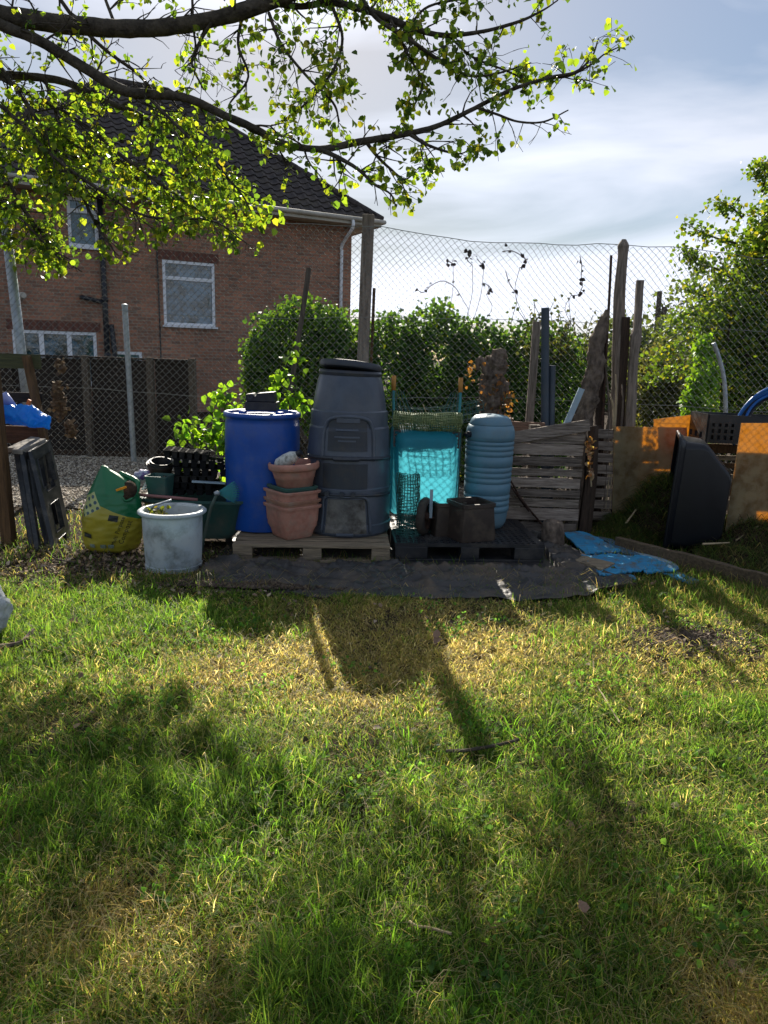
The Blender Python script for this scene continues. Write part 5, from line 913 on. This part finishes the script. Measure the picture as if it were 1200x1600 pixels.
def pole(name, label, cat, pts, rads, mat, n=10, jit=.04, rough=0., group=None):
    q = MB()
    if rough: rough_blob(q, pts, rads, n, rough, 14)
    else:
        pp = smooth_path([tuple(p) + (r,) for p, r in zip(pts, rads)], 5); q.tube([p[:3] for p in pp], [p[3] for p in pp], n, jit=jit)
    return solo(name, label, cat, q, mat, group=group, smooth=bool(rough), auto=None if rough else 50)
pole('old_stake', 'tall round weathered pole with rounded top rising above the wire fence', 'stake', [(2.10, 7.2, 0), P(960, 650, 7.2), P(966, 540, 7.2), P(968, 460, 7.2), P(973, 400, 7.2), P(974, 384, 7.2), P(975, 374, 7.2)], [.065, .060, .058, .055, .046, .052, .02], m_post, 14, .03)
q = MB(); q.beam((P(972, 700, 7.15).x, 7.15, .0), P(978, 495, 7.15), .075, .035, up=(0, 1, 0), seg=8, jit=.003); solo('old_plank', 'dark brown plank standing between the round pole and the notched stake', 'plank', q, m_dark_z)
pole('notched_stake', 'knotted grey stake with square notched top, right of the round pole', 'stake', [(P(986, 720, 7.1).x, 7.1, 0), P(984, 665, 7.1), P(990, 560, 7.1), P(993, 530, 7.1), P(996, 505, 7.1), P(1000, 438, 7.1)], [.055, .055, .045, .055, .040, .038], m_post, 6, .08)
pole('stump_of_ivy', 'thick dead bark-covered trunk leaning behind the slatted wall', 'stump', [(P(905, 780, 7.0).x, 7.0, 0), P(908, 665, 7.0), P(920, 620, 7.0), P(930, 575, 7.0), P(932, 540, 7.0), P(943, 505, 7.0), P(949, 484, 7.0)], [.10, .095, .09, .08, .07, .05, .018], m_bark, 20, 0, .30)
q = MB(); q.beam((P(938, 740, 7.05).x, 7.05, 0), P(942, 500, 7.05), .09, .04, up=(0, 1, 0), seg=8, jit=.003); solo('dark_plank', 'dark plank standing behind the bark-covered trunk', 'plank', q, m_dark_z)
pole('rusty_rod', 'thin rusty rod rising beside the tall round pole', 'rod', [(P(944, 690, 7.0).x, 7.0, 0), P(950, 500, 7.0), P(955, 399, 7.0)], [.014, .013, .012], m_rust, 7, 0)
pole('dark_post', 'dark brown post at the right end of the slatted wall', 'post', [(1.88, 6.6, 0), (1.90, 6.62, .55), (1.885, 6.64, 1.02)], [.065, .06, .055], m_dark_z, 6, .05)
for i, (x0, x1, y1, lab) in enumerate(((952, 945, 560, 'thin dead stem leaning against the dark plank'), (962, 950, 610, 'curved dead stem in front of the round pole'), (966, 972, 600, 'straight dead stem between pole and plank'), (955, 962, 585, 'pale split stem at the foot of the round pole'))):
    pole('dry_cane', lab, 'stem', [(P(x0, 700, 6.95).x, 6.95, .2), P((x0 + x1) / 2 + 3, 650, 6.95), P(x1, y1, 6.95)], [.012, .010, .006], m_straw if i in (1, 3) else m_bark, 6, .1, group='dead stems by the poles')
pole('dead_stump', 'shaggy dead ivy stump standing above the netting by the water butt', 'stump', [(P(768, 760, 7.0).x, 7.0, 0), P(766, 665, 7.0), P(764, 640, 7.0), P(770, 610, 7.0), P(772, 580, 7.0), P(778, 562, 7.0), P(786, 545, 7.0)], [.10, .10, .085, .11, .10, .09, .03], m_bark, 20, 0, .45)
pole('dead_branch_stub', 'curled stub of dead ivy on the left of the shaggy stump', 'stump', [P(768, 590, 6.95), P(758, 572, 6.95), P(749, 565, 6.95), P(746, 578, 6.95)], [.05, .045, .035, .02], m_bark, 12, 0, .5)
t = thing('withered_ivy', 'orange-brown withered ivy leaves around the shaggy stump', 'dead plant', P(775, 650, 6.95)); LP = []
for (x, y, sx, sy, n) in ((784, 600, 6, 14, 26), (756, 610, 7, 18, 26), (790, 650, 9, 12, 40), (735, 580, 4, 12, 12), (800, 625, 6, 10, 12)):
    LP += [np.array(P(random.gauss(x, sx), random.gauss(y, sy), 6.9 + random.uniform(-.08, .08))) for _ in range(n)]
q = MB(); q.tube([P(790, 662, 6.92), P(786, 620, 6.92), P(782, 585, 6.92)], .006, 5); part('stem', q, m_bark, t); V, F, Cc = leaf_arrays(np.array(LP), RNG.uniform(.03, .055, len(LP)), mixcol(len(LP), [(.24, .11, .05), (.20, .12, .07), (.14, .08, .05)])); link_mesh('leaves', V, F, m_ivy, t, cols=Cc)
t = thing('withered_ivy', 'orange-brown withered ivy leaves hanging on the dark post beside the slatted wall', 'dead plant', P(921, 710, 6.5)); LP = [np.array(P(random.gauss(922, 3), random.uniform(683, 745), 6.50 + random.uniform(-.03, .03))) for _ in range(60)]
q = MB(); q.tube([P(924, 760, 6.52), P(921, 710, 6.52), P(921, 684, 6.52)], .008, 5); part('stem', q, m_straw, t); V, F, Cc = leaf_arrays(np.array(LP), RNG.uniform(.03, .055, len(LP)), mixcol(len(LP), [(.34, .17, .08), (.40, .30, .2), (.16, .10, .06)])); link_mesh('leaves', V, F, m_ivy, t, cols=Cc)
q = MB(); q.beam((P(822, 720, 7.1).x, 7.1, .3), P(839, 502, 7.1), .075, .03, up=(0, 1, 0), seg=8, jit=.002); solo('grey_plank', 'pale grey plank leaning left of the slate coloured pipe', 'plank', q, m_post)
q = MB(); q.tube([(P(856, 760, 6.95).x, 6.95, .0), P(852, 481, 6.95)], .038, 20); solo('plastic_pipe', 'taller slate blue plastic pipe standing upright behind the slatted wall', 'pipe', q, m_pipe, auto=40, group='slate pipes')
q = MB(); q.tube([(P(864, 760, 6.95).x, 6.97, .0), P(863, 571, 6.97)], .032, 20); solo('plastic_pipe', 'shorter slate blue pipe right beside the taller one', 'pipe', q, m_pipe, auto=40, group='slate pipes')
q = MB(); q.beam(P(882, 670, 6.8), P(909, 607, 6.8), .055, .02, up=(0, 1, 0)); solo('pale_batten', 'pale blue-grey batten leaning right of the slate pipes', 'batten', q, m_palepipe)
q = MB(); q.beam((P(430, 720, 7.2).x, 7.2, .2), P(483, 419, 7.2), .045, .03, up=(0, 1, 0), seg=10, jit=.003); solo('leaning_stake', 'thin weathered stake leaning to the right against the wire in front of the bush', 'stake', q, m_grey_z)
for i in range(7):
    a, b = P(797 + 3 * i, 752 + 4 * i, 6.35), G(838 + 4 * i, 825 + 2 * i); a.x += random.uniform(-.03, .03)
    pole('iron_bar', ['thin rusty bar, %s of the bundle leaning by the water butt' % w for w in ('first from the left', 'second from the left', 'third from the left', 'middle one', 'fifth from the left', 'sixth from the left', 'rightmost')][i], 'bar', [a, b], [.007, .007], m_rust, 6, 0, group='rusty bars')
q = MB(); rough_blob(q, [G(862, 857), G(862, 857) + Vector((0, 0, .1)), G(862, 857) + Vector((-.01, 0, .23)), G(862, 857) + Vector((-.01, 0, .26))], [.095, .10, .085, .03], 16, .12, 12); solo('log', 'short dark log standing at the foot of the slatted wall', 'log', q, m_bark, smooth=True)
q = MB(); g_ = G(840, 848); q.box(g_ + Vector((0, 0, .05)), (.13, .10, .10), Matrix.Rotation(.5, 3, 'Z') @ Matrix.Rotation(.3, 3, 'Y')); solo('stone_block', 'grey broken block on the membrane left of the short log', 'block', q, M('block', (.15, .14, .125), (.08, .075, .07), rough=.95, ns=15, bump=.8), bevel=.01)
q = MB(); g_ = G(855, 852); q.beam(g_ + Vector((0, -.05, .02)), g_ + Vector((.06, .0, .14)), .05, .03, seg=3, jit=.004); solo('offcut', 'small pale wood offcut leaning on the short log', 'offcut', q, m_pallet)
# narrow pallet end showing beside the sheet
t = thing('pallet_end', 'narrow end of a grey pallet standing between the dark post and translucent sheet', 'pallet', (2.10, 6.95, 0))
for i in range(8): z = .12 + i * .115; q = MB(); q.beam((1.98, 6.95, z), (2.25, 6.95, z + random.uniform(-.006, .006)), .02, .085, seg=3, jit=.003); part('slat', q, m_grey_x, t, bevel=.003)
q = MB(); q.beam((2.03, 7.0, 0), (2.03, 7.0, 1.0), .07, .05, up=(0, 1, 0)); part('bearer', q, m_dark_z, t)

# ============================================================ COMPOST BAY AT RIGHT
bw_ = thing('slatted_bay_wall', 'brown slatted boards behind the translucent sheets of the compost bay', 'fence', (3.2, 7.0, 0))
for i, (z, h) in enumerate(((.10, .10), (.24, .10), (.38, .09), (.50, .09), (.635, .05), (.71, .045), (.80, .09))):
    q = MB(); q.beam((2.30, 7.06, z), (4.4, 7.06 + .02 * (i % 2), z + .01), .02, h, seg=8, jit=.002); part('slat', q, m_pallet if i % 2 else m_brown_z, bw_)
for x in (2.42, 2.95, 3.6, 4.3): q = MB(); q.beam((x, 7.12, 0), (x, 7.12, .9), .05, .07, up=(0, 1, 0)); part('bearer', q, m_brown_z, bw_)
def sheetp(label, corners, th=.006):
    q = MB(); q.quadgrid(corners, [0, .25, .5, .75, 1], [0, .5, 1], set(), th); return solo('translucent_sheet', label, 'sheet', q, m_amber, group='amber sheets of the compost bay')
sheetp('left amber sheet of the compost bay, green stained with its top edge glowing', [P(956, 822, 6.93), P(1075, 822, 6.93), P(1073, 668, 6.93), P(959, 666, 6.93)])
sheetp('tilted glowing amber sheet standing behind the left one', [P(1022, 720, 7.02), P(1104, 712, 7.02), P(1099, 646, 7.02), P(1021, 655, 7.02)])
sheetp('right amber sheet at the picture edge, leaning behind the cut grass', [P(1131, 840, 6.12), P(1228, 845, 6.12), P(1226, 661, 6.15), P(1158, 661, 6.15)])
# black tub standing on its side
bt_ = Vector((2.60, 6.32, 0)); t = thing('pond_liner', 'large black plastic tray standing on its side in front of the compost bay', 'tray', bt_)
ax = Vector((.945, -.327, 0)); ay = Vector((.327, .945, 0))
def bring(d, y0, y1, z0, z1, cr, cz=None):
    p = []; yc, zc = (y0 + y1) / 2, (z0 + z1) / 2; hy_, hz = (y1 - y0) / 2, (z1 - z0) / 2
    for (sy, sz, a0) in ((1, -1, -90), (1, 1, 0), (-1, 1, 90), (-1, -1, 180)):
        for k in range(7): a = R_(a0 + 15 * k); p.append(bt_ + ax * (d + .04 * (zc + sz * (hz - cr)) ) + ay * (yc + sy * (hy_ - cr) + cr * math.cos(a)) + Vector((0, 0, zc + sz * (hz - cr) + cr * math.sin(a))))
    return p
BR = [bring(-.09, -.30, .34, .0, .98, .07), bring(-.08, -.33, .37, -.0, 1.0, .08), bring(-.05, -.31, .35, .01, .98, .07), bring(-.03, -.28, .32, .03, .965, .07), bring(.11, -.26, .30, .04, .95, .05), bring(.15, -.25, .29, .05, .93, .05), bring(.33, -.22, .26, .10, .74, .05), bring(.36, -.21, .25, .13, .70, .06), bring(.37, -.17, .21, .17, .64, .05)]
n = len(BR[0]); q = MB(); q.add([p for r in BR for p in r], [(i * n + k, i * n + (k + 1) % n, (i + 1) * n + (k + 1) % n, (i + 1) * n + k) for i in range(len(BR) - 1) for k in range(n)] + [tuple((len(BR) - 1) * n + k for k in range(n))]); part('shell', q, m_slick, t, auto=35, solid=.006)
q = MB(); rr = [tuple(p) for p in BR[1]]; q.tube(rr + [rr[0]], .014, 8); part('rim', q, m_slick, t, smooth=True)
# crate + hose
cb_ = P(1108, 692, 6.62); t = thing('plastic_crate', 'black latticed plastic crate resting on the bay boards at right edge', 'crate', (3.3, 6.75, .88))
z0c, z1c = P(1108, 692, 6.62).z, P(1108, 647, 6.62).z; x0c, x1c = P(1106, 670, 6.62).x, 3.92
us_ = [0, .03]; 
for i in range(16): us_ += [.03 + (i + .45) * .94 / 16, .03 + (i + 1) * .94 / 16]
us_.append(1.); vs_ = [0, .12, .28, .36, .5, .58, .70, 1]
hl_ = {(i, j) for i in range(1, len(us_) - 1, 2) for j in (1, 3, 5) if i < 9}
q = MB(); q.quadgrid([(x0c, 6.62, z0c), (x1c, 6.62, z0c - .01), (x1c, 6.62, z1c - .02), (x0c, 6.62, z1c)], us_, vs_, hl_, .012); part('front_side', q, m_black, t)
q = MB(); q.quadgrid([(x0c, 7.0, z0c), (x1c, 7.0, z0c - .01), (x1c, 7.0, z1c - .02), (x0c, 7.0, z1c)], us_, vs_, set(), .012); part('back_side', q, m_black, t)
q = MB(); q.quadgrid([(x0c, 7.0, z0c), (x0c, 6.625, z0c), (x0c, 6.625, z1c), (x0c, 7.0, z1c)], [0, .05, .2, .35, .5, .65, .8, 1], [0, .15, .35, .6, 1], {(1, 1), (3, 1), (5, 1), (1, 3), (3, 3)} - {(1, 3), (3, 3)}, .012); part('end_side', q, m_black, t)
q = MB(); q.box(((x0c + x1c) / 2, 6.81, z0c + .006), (x1c - x0c, .36, .01)); part('base', q, m_black, t)
q = MB(); q.box(((x0c + x1c) / 2, 6.665, (z0c + z1c) / 2 + .01), (x1c - x0c - .03, .008, z1c - z0c - .04)); part('sun_block_panel', q, m_black, t)  # added panel, keeps the sun from shining through the lattice holes
for mat, lab, rr0, dy, cnt in ((m_hoseb, 'coil of bright blue hose standing in the black crate', .40, 6.72, 4), (m_hosek, 'coil of black hose inside the blue one', .34, 6.80, 6)):
    q = MB(); c0 = P(1212, 672, 6.75)
    for k in range(cnt):
        r = rr0 - .022 * k * (1.4 if mat is m_hoseb else .9); q.tube([c0 + Vector((r * math.cos(a), dy - 6.75 + .02 * (k % 3) + .03 * math.sin(a * 2 + k), r * 1.02 * math.sin(a) + .008 * k)) for a in np.linspace(-.35, math.pi * 1.12, 34)], .0125, 8)
    solo('hose_coil', lab, 'hose', q, mat, smooth=True)
# timber edging board
t = thing('timber_edging', 'old timber edging board on edge, running to the right edge of the lawn', 'edging', G(1090, 885))
a, b = G(962, 860), G(1290, 948); q = MB(); q.beam(a + Vector((0, 0, .06)), b + Vector((0, 0, .055)), .05, .13, seg=14, jit=.006); part('board', q, wood('edging_wood', (.15, .11, .07), (.06, .045, .03)), t, bevel=.006)
# ============================================================ HEAPS OF CUT GRASS
def heap(name, label, lobes, n, pal, w=None):
    """lobes: (x, y, r, h)"""
    def hz(x, y):
        z = np.zeros_like(np.asarray(x, float))
        for (cx_, cy_, r, h) in lobes: z = np.maximum(z, h * np.clip(1 - ((x - cx_) ** 2 + (y - cy_) ** 2) / r ** 2, 0, 1) ** .8)
        return z * (.82 + .36 * fnoise(x, y, 5, 51))
    x0, x1 = min(l[0] - l[2] for l in lobes), max(l[0] + l[2] for l in lobes); y0, y1 = min(l[1] - l[2] for l in lobes), max(l[1] + l[2] for l in lobes)
    t = thing(name, label, 'heap', (lobes[0][0], lobes[0][1], 0)); q = MB(); q.grid(lambda u, v: (x0 + (x1 - x0) * u, y0 + (y1 - y0) * v, float(hz(x0 + (x1 - x0) * u, y0 + (y1 - y0) * v)) - .012), 40, 40); part('core', q, m_soil, t, smooth=True)
    x = RNG.uniform(x0, x1, n); y = RNG.uniform(y0, y1, n); z = hz(x, y); k = z > .012; x, y, z = x[k], y[k], z[k]; n = len(x)
    V, F, Cc = blade_arrays(np.stack([x, y, z - .01], 1), RNG.uniform(.06, .2, n), RNG.uniform(0, 6.3, n), RNG.uniform(.7, 2.1, n), RNG.uniform(.003, .006, n), mixcol(n, pal, w, .3), curl=.8); link_mesh('cut_grass', V, F, m_grass, t, cols=Cc); return t
hp = [(.05, .09, .025), (.08, .11, .03), (.16, .14, .07), (.05, .04, .025)]
heap('grass_heap', 'heap of dark cut grass against the left amber sheet', [(2.42, 6.72, .34, .18), (2.62, 6.68, .36, .52), (2.3, 6.5, .28, .10)], 9000, hp, [.5, .25, .1, .15])
heap('grass_heap', 'wide heap of cut grass and dead stems before the right amber sheet', [(3.35, 6.2, .6, .30), (3.0, 5.85, .38, .12), (3.75, 6.0, .75, .42), (3.3, 5.6, .5, .10)], 13000, hp, [.4, .2, .2, .2])
for i, (x0, y0, x1, y1, lab) in enumerate(((1098, 850, 1140, 848, 'pale green cut stalk lying on the heap beside the black tray'), (1100, 790, 1112, 830, 'thin dead twig standing on the heap against the black tray'), (1150, 845, 1185, 822, 'dead brown stem on the wide grass heap'), (978, 818, 994, 796, 'pale twig at the foot of the left amber sheet'))):
    pole('dead_stalk', lab, 'stalk', [G(x0, y0, .15), P(x1, y1, G(x0, y0, .15).y + .05)], [.010, .006], m_straw, 6, .1)

# ============================================================ CLIMBING WEEDS round the drum
def weed(label, paths, n, size, pal, Y, spread=.05, name='bindweed'):
    t = thing(name, label, 'climber', Vector((P(*paths[0][0], Y).x, Y, 0))); q = MB(); LP = []
    for pth in paths:
        pp = smooth_path([tuple(P(x, y, Y + random.uniform(-.04, .04))) for x, y in pth], 6); q.tube(pp, .004, 5); LP += [np.array(random.choice(pp)) + RNG.normal(size=3) * spread * np.array([1, .7, .8]) for _ in range(n)]
    part('stem', q, m_bark_tree, t); V, F, Cc = leaf_arrays(np.array(LP), RNG.uniform(size * .6, size * 1.25, len(LP)), mixcol(len(LP), pal), face=(0, -.7, .8)); link_mesh('leaves', V, F, m_leaf, t, cols=Cc)
wp = [(.11, .22, .025), (.07, .16, .025), (.05, .10, .02), (.15, .26, .03)]
weed('bright bindweed climbing the leaning stake between the drum and composter', [[(440, 645), (436, 610), (446, 575), (458, 545)], [(455, 640), (462, 605), (466, 575), (462, 550)], [(430, 640), (432, 600), (440, 570)]], 26, .075, wp, 6.75)
weed('leafy bindweed sprawling at the foot of the stake behind the drum', [[(425, 645), (450, 630), (475, 638)], [(440, 640), (460, 620), (472, 632)]], 22, .075, wp, 6.7)
weed('bright weeds rising left of the blue drum behind the seed trays', [[(372, 660), (340, 665), (310, 675), (280, 690)], [(370, 690), (340, 685), (300, 680)], [(350, 720), (348, 680), (352, 650)], [(350, 640), (355, 625), (348, 615)], [(345, 760), (350, 700), (340, 670)], [(330, 690), (300, 668), (290, 660)]], 42, .075, wp, 6.55, .07)
weed('small sprig of round leaves beside the black box above the drum', [[(370, 640), (352, 625), (336, 616)]], 14, .065, wp, 6.45)
weed('thin seedling leaning over the left end of the seed trays', [[(288, 742), (286, 715), (282, 700), (272, 692)]], 12, .05, wp, 6.2, .03)

# ============================================================ LAWN GRASS
def gauss(x, y, cx_, cy_, sx, sy): return np.exp(-((x - cx_) / sx) ** 2 - ((y - cy_) / sy) ** 2)
def dryness(x, y):
    d = .24 + .75 * (fnoise(x, y, 1.5, 61) - .5) + .5 * (vnoise(x, y, 5.5, 64) - .5)
    for a in DRY: d = d + a[4] * gauss(x, y, *a[:4])
    return np.clip(d, 0, 1)
DRY = [(-.80, 3.45, .75, .50, .65), (.1, 3.9, .55, .75, .75), (1.15, 3.9, 1.3, .75, .55), (-.70, 1.75, .35, .25, .5), (.98, 1.5, .25, .2, .6), (-1.9, 3.9, .7, .9, -.45), (-.55, 2.35, .6, .35, -.55), (.7, 2.8, 1.2, .35, -.45), (.15, 1.8, .45, .35, -.3)]
def bare(x, y):
    b = 1.3 * gauss(x, y, 1.80, 4.08, .34, .20) + .9 * gauss(x, y, -2.3, 5.0, 1.1, .35) + .8 * gauss(x, y, -.9, 4.75, .8, .16) + .35 * gauss(x, y, -.35, 2.62, .25, .1) + .4 * (vnoise(x, y, 3.2, 71) > .80)
    return np.clip(b, 0, 1)
def scatter(n, ylo, yhi, power):
    u = RNG.random(n); y = ylo * (yhi / ylo) ** u if power else RNG.uniform(ylo, yhi, n); x = RNG.uniform(-1, 1, n) * (.60 * y + .35); return x, y
x, y = scatter(330000, 1.15, 4.95, True); x2, y2 = scatter(60000, 3.0, 4.95, False); x, y = np.concatenate([x, x2]), np.concatenate([y, y2])
yf = np.interp(x, XF, YF, left=4.85, right=5.0); edge = np.where(x > 1.9, 4.95 - .0 * x, yf) ; k = (RNG.random(len(x)) > bare(x, y)) & ((y < edge - .02 + .07 * RNG.random(len(x)) ** 2) | (x < -1.35) | (x > 1.85)); x, y = x[k], y[k]; n = len(x)
ncl = 6500; gx_, gy_ = scatter(ncl, 1.15, 4.95, True); ci = RNG.integers(0, ncl, n); mv = RNG.random(n) < .45
order = np.argsort(gy_); gx_, gy_ = gx_[order], gy_[order]; ci = np.clip(np.searchsorted(gy_, y) + RNG.integers(-60, 60, n), 0, ncl - 1); cdx, cdy = RNG.normal(0, .016, n), RNG.normal(0, .016, n)
okc = mv & (RNG.random(n) > bare(gx_[ci], gy_[ci]) * 1.2) & ((gy_[ci] < np.interp(gx_[ci], XF, YF, left=4.85, right=5.0) - .03)); x = np.where(okc, gx_[ci] + cdx, x); y = np.where(okc, gy_[ci] + cdy, y)
dr = dryness(x, y); isdry = RNG.random(n) < dr; tall = np.clip((fnoise(x, y, 2.3, 81) - .45) * 3, 0, 1) * (1 - dr) + .9 * gauss(x, y, -.58, 2.35, .35, .22) + .35 * gauss(x, y, .05, 1.7, .8, .3) + .4 * gauss(x, y, -1.9, 4.2, .8, .5)
h = RNG.uniform(.020, .052, n) * np.where(okc, .7 + 1.0 * vnoise(ci * 1.7, ci * .9, 1.0, 83), 1.) * (1 + 1.5 * tall) + (RNG.random(n) < .05) * .03
az0 = fnoise(x, y, 2.0, 91) * 12; az = np.where(RNG.random(n) < .55, az0 + RNG.normal(0, .5, n), RNG.uniform(0, 6.3, n)); az = np.where(okc, np.arctan2(cdy, cdx), az); lean = np.clip(RNG.normal(.85, .42, n) + .35 * isdry, .1, 1.6)
gc = mixcol(n, [(.080, .16, .026), (.13, .22, .034), (.055, .105, .026), (.18, .23, .05)], [.35, .3, .2, .15], .2); dc = mixcol(n, [(.40, .34, .15), (.28, .22, .10), (.55, .48, .30), (.26, .27, .08)], [.30, .2, .20, .30], .2)
tint = (.62 + .45 * fnoise(x, y, 3.1, 95))[:, None]; cols = np.where(isdry[:, None], dc, gc) * tint
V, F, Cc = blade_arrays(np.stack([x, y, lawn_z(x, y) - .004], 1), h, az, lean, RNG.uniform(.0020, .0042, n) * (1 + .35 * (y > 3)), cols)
o = link_mesh('lawn_grass', V, F, m_grass, cols=Cc); tag(o, 'patchy lawn of green and dried yellow grass in front of the pallets', 'grass', kind='stuff')
# longer green blades in tufts, and mown clippings lying about
x, y = scatter(15000, 1.2, 4.9, True); k = (fnoise(x, y, 2.6, 101) + .45 * gauss(x, y, -.58, 2.35, .35, .25) + .3 * gauss(x, y, -1.8, 4.2, .9, .5) > .60) & (bare(x, y) < .3) & ((y < 4.5) | (x < -1.3)); x, y = x[k], y[k]; n = len(x)
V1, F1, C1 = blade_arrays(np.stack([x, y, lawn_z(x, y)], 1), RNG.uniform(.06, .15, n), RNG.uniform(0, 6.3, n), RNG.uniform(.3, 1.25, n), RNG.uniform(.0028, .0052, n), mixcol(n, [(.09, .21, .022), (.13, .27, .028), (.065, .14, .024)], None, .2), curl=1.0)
x, y = scatter(11000, 1.2, 4.9, True); n = len(x); k = (y < 4.5) | (x < -1.3); x, y = x[k], y[k]; n = len(x)
V2, F2, C2 = blade_arrays(np.stack([x, y, lawn_z(x, y) + RNG.uniform(.015, .045, n)], 1), RNG.uniform(.05, .15, n), RNG.uniform(0, 6.3, n), RNG.uniform(1.35, 1.7, n), RNG.uniform(.0014, .0026, n), mixcol(n, [(.38, .32, .18), (.24, .26, .10), (.30, .22, .11)], None, .25), curl=.2)
o = link_mesh('grass_clippings', np.concatenate([V1, V2]), np.concatenate([F1, F2 + len(V1)]), m_grass, cols=np.concatenate([C1, C2])); tag(o, 'longer green blades and pale mown clippings strewn over the lawn', 'grass', kind='stuff')
# rough grass and weeds at the foot of the fences and along the edging
xs_, ys_ = [], []
for (cx_, cy_, sx, sy, n) in ((-2.6, 5.4, .5, .3, 900), (-1.1, 5.4, .5, .2, 500), (-1.55, 4.85, .35, .1, 900), (2.6, 5.35, .5, .2, 1500), (2.9, 5.6, .6, .3, 3000), (2.15, 6.4, .25, .2, 1200), (-2.95, 6.0, .25, .5, 900), (1.9, 6.5, .2, .1, 300), (0, 6.7, 1.6, .15, 1500), (-1.5, 6.6, .9, .15, 900), (2.5, 6.3, .7, .3, 1500), (-.3, 5.45, .6, .06, 250), (2.3, 4.9, .6, .25, 5000)):
    xs_.append(RNG.normal(cx_, sx, n)); ys_.append(RNG.normal(cy_, sy, n))
x, y = np.concatenate(xs_), np.concatenate(ys_); n = len(x)
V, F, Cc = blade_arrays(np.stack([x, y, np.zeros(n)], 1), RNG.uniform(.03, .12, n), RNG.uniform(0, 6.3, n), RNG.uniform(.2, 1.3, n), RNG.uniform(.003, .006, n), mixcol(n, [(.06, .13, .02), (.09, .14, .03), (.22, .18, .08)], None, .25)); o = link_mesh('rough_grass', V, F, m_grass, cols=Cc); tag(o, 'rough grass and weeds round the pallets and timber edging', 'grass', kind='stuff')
# leaf litter and wood chips on the bare soil at left and by the dirt patch
n = 2600; x = np.concatenate([RNG.normal(-2.3, .75, n), RNG.normal(1.8, .4, 300), RNG.uniform(-2.5, 2.5, 500)]); y = np.concatenate([RNG.normal(5.0, .45, n), RNG.normal(4.08, .22, 300), RNG.uniform(1.6, 4.6, 500)]); n = len(x)
V, F, Cc = leaf_arrays(np.stack([x, y, lawn_z(x, y) + .008 + .015 * RNG.random(n)], 1), RNG.uniform(.012, .045, n), mixcol(n, [(.22, .15, .09), (.34, .27, .19), (.10, .07, .045)], [.45, .2, .35]), face=(0, 0, 3), drop_axis=.1, narrow=.8); o = link_mesh('leaf_litter', V, F, m_litter, cols=Cc); tag(o, 'dry leaf litter and wood chips over the bare soil', 'litter', kind='stuff')
# single sticks, stalks and dead leaves on the lawn
for pts, r, lab, mt_ in (([(697, 1175), (730, 1174), (775, 1168), (810, 1158)], .007, 'bent grey twig lying on the green grass below the composter shadow', m_bark_tree), ([(927, 1035), (930, 1065), (945, 1095), (968, 1130)], .004, 'long curved straw-coloured stalk lying on the lawn', m_straw), ([(0, 1012), (18, 1008), (35, 1004), (52, 988)], .014, 'dark crooked stick beside the clear bag at left', m_bark), ([(640, 1440), (650, 1452), (668, 1450), (690, 1458), (705, 1462)], .004, 'small pale rootlet in the shaded grass at the bottom', m_straw), ([(70, 855), (85, 872), (100, 878), (118, 880)], .006, 'thin bare twig on the soil before the sawhorses', m_bark_tree)):
    pp = [tuple(G(a, b, .03) + Vector((0, 0, random.uniform(.0, .012)))) for a, b in pts]; q = MB(); q.tube(smooth_path(pp, 5), r, 6, jit=.12); solo('fallen_twig', lab, 'twig', q, mt_)
for (px_, py_, s_, lab) in ((683, 997, .055, 'pinkish dead leaf in the composter shadow'), (910, 1432, .04, 'dark brown dead leaf in the shaded lower right grass'), (112, 975, .05, 'pale dead leaf on the grass by the left shadow'), (1022, 912, .045, 'small dry leaf between membrane and edging')):
    p = G(px_, py_, .035); V, F, Cc = leaf_arrays(np.array([p, p + Vector((.012, .01, .004))]), s_, mixcol(2, [(.24, .15, .10)]), face=(0, 0, 3), drop_axis=.0); o = link_mesh('dead_leaf', V, F, m_litter, None, loc=p, cols=Cc); tag(o, lab, 'leaf')

# low broad-leaved weeds in the lawn
cx_ = RNG.uniform(-1.9, 2.0, 70); cy_ = RNG.uniform(1.35, 4.4, 70); i = RNG.integers(0, 70, 3200); x = cx_[i] + RNG.normal(0, .07, 3200); y = cy_[i] + RNG.normal(0, .06, 3200); k = np.abs(x) < .6 * y + .35; x, y = x[k], y[k]; n = len(x)
V, F, Cc = leaf_arrays(np.stack([x, y, lawn_z(x, y) + RNG.uniform(.015, .05, n)], 1), RNG.uniform(.010, .026, n), mixcol(n, [(.07, .17, .03), (.10, .20, .035), (.05, .11, .03)]), face=(0, -.4, 2), drop_axis=.1); o = link_mesh('lawn_weeds', V, F, m_grass, cols=Cc); tag(o, 'small broad leaved weeds growing in patches in the lawn', 'weeds', kind='stuff')
# crumbled soil against the front of the membrane and under the containers
n = 9000; x = np.concatenate([RNG.normal(-1.0, .35, n // 3), RNG.normal(-1.9, .5, n // 3), RNG.normal(1.8, .28, n // 3)]); y = np.concatenate([RNG.normal(4.78, .09, n // 3), RNG.normal(5.1, .3, n // 3), RNG.normal(4.08, .14, n // 3)]); n = len(x)
s = RNG.uniform(.004, .018, n); jit = RNG.uniform(.6, 1.3, (n, 6, 1)); V = oct_[None] * jit * s[:, None, None] + np.stack([x, y, lawn_z(x, y) + .004 + .02 * ((x > -1.4) & (x < 0) & (y > 4.68))], 1)[:, None]
b = (np.arange(n) * 6)[:, None]; F = np.concatenate([b + np.array([[i, (i + 1) % 4, 4]]) for i in range(4)] + [b + np.array([[(i + 1) % 4, i, 5]]) for i in range(4)])
o = link_mesh('soil_crumbs', V.reshape(-1, 3), F, m_stone, cols=np.repeat(mixcol(n, [(.07, .048, .032), (.045, .03, .02), (.10, .075, .05)]), 6, axis=0)); tag(o, 'dark crumbled soil by the tub, the membrane edge and the bare patch', 'soil', kind='stuff')
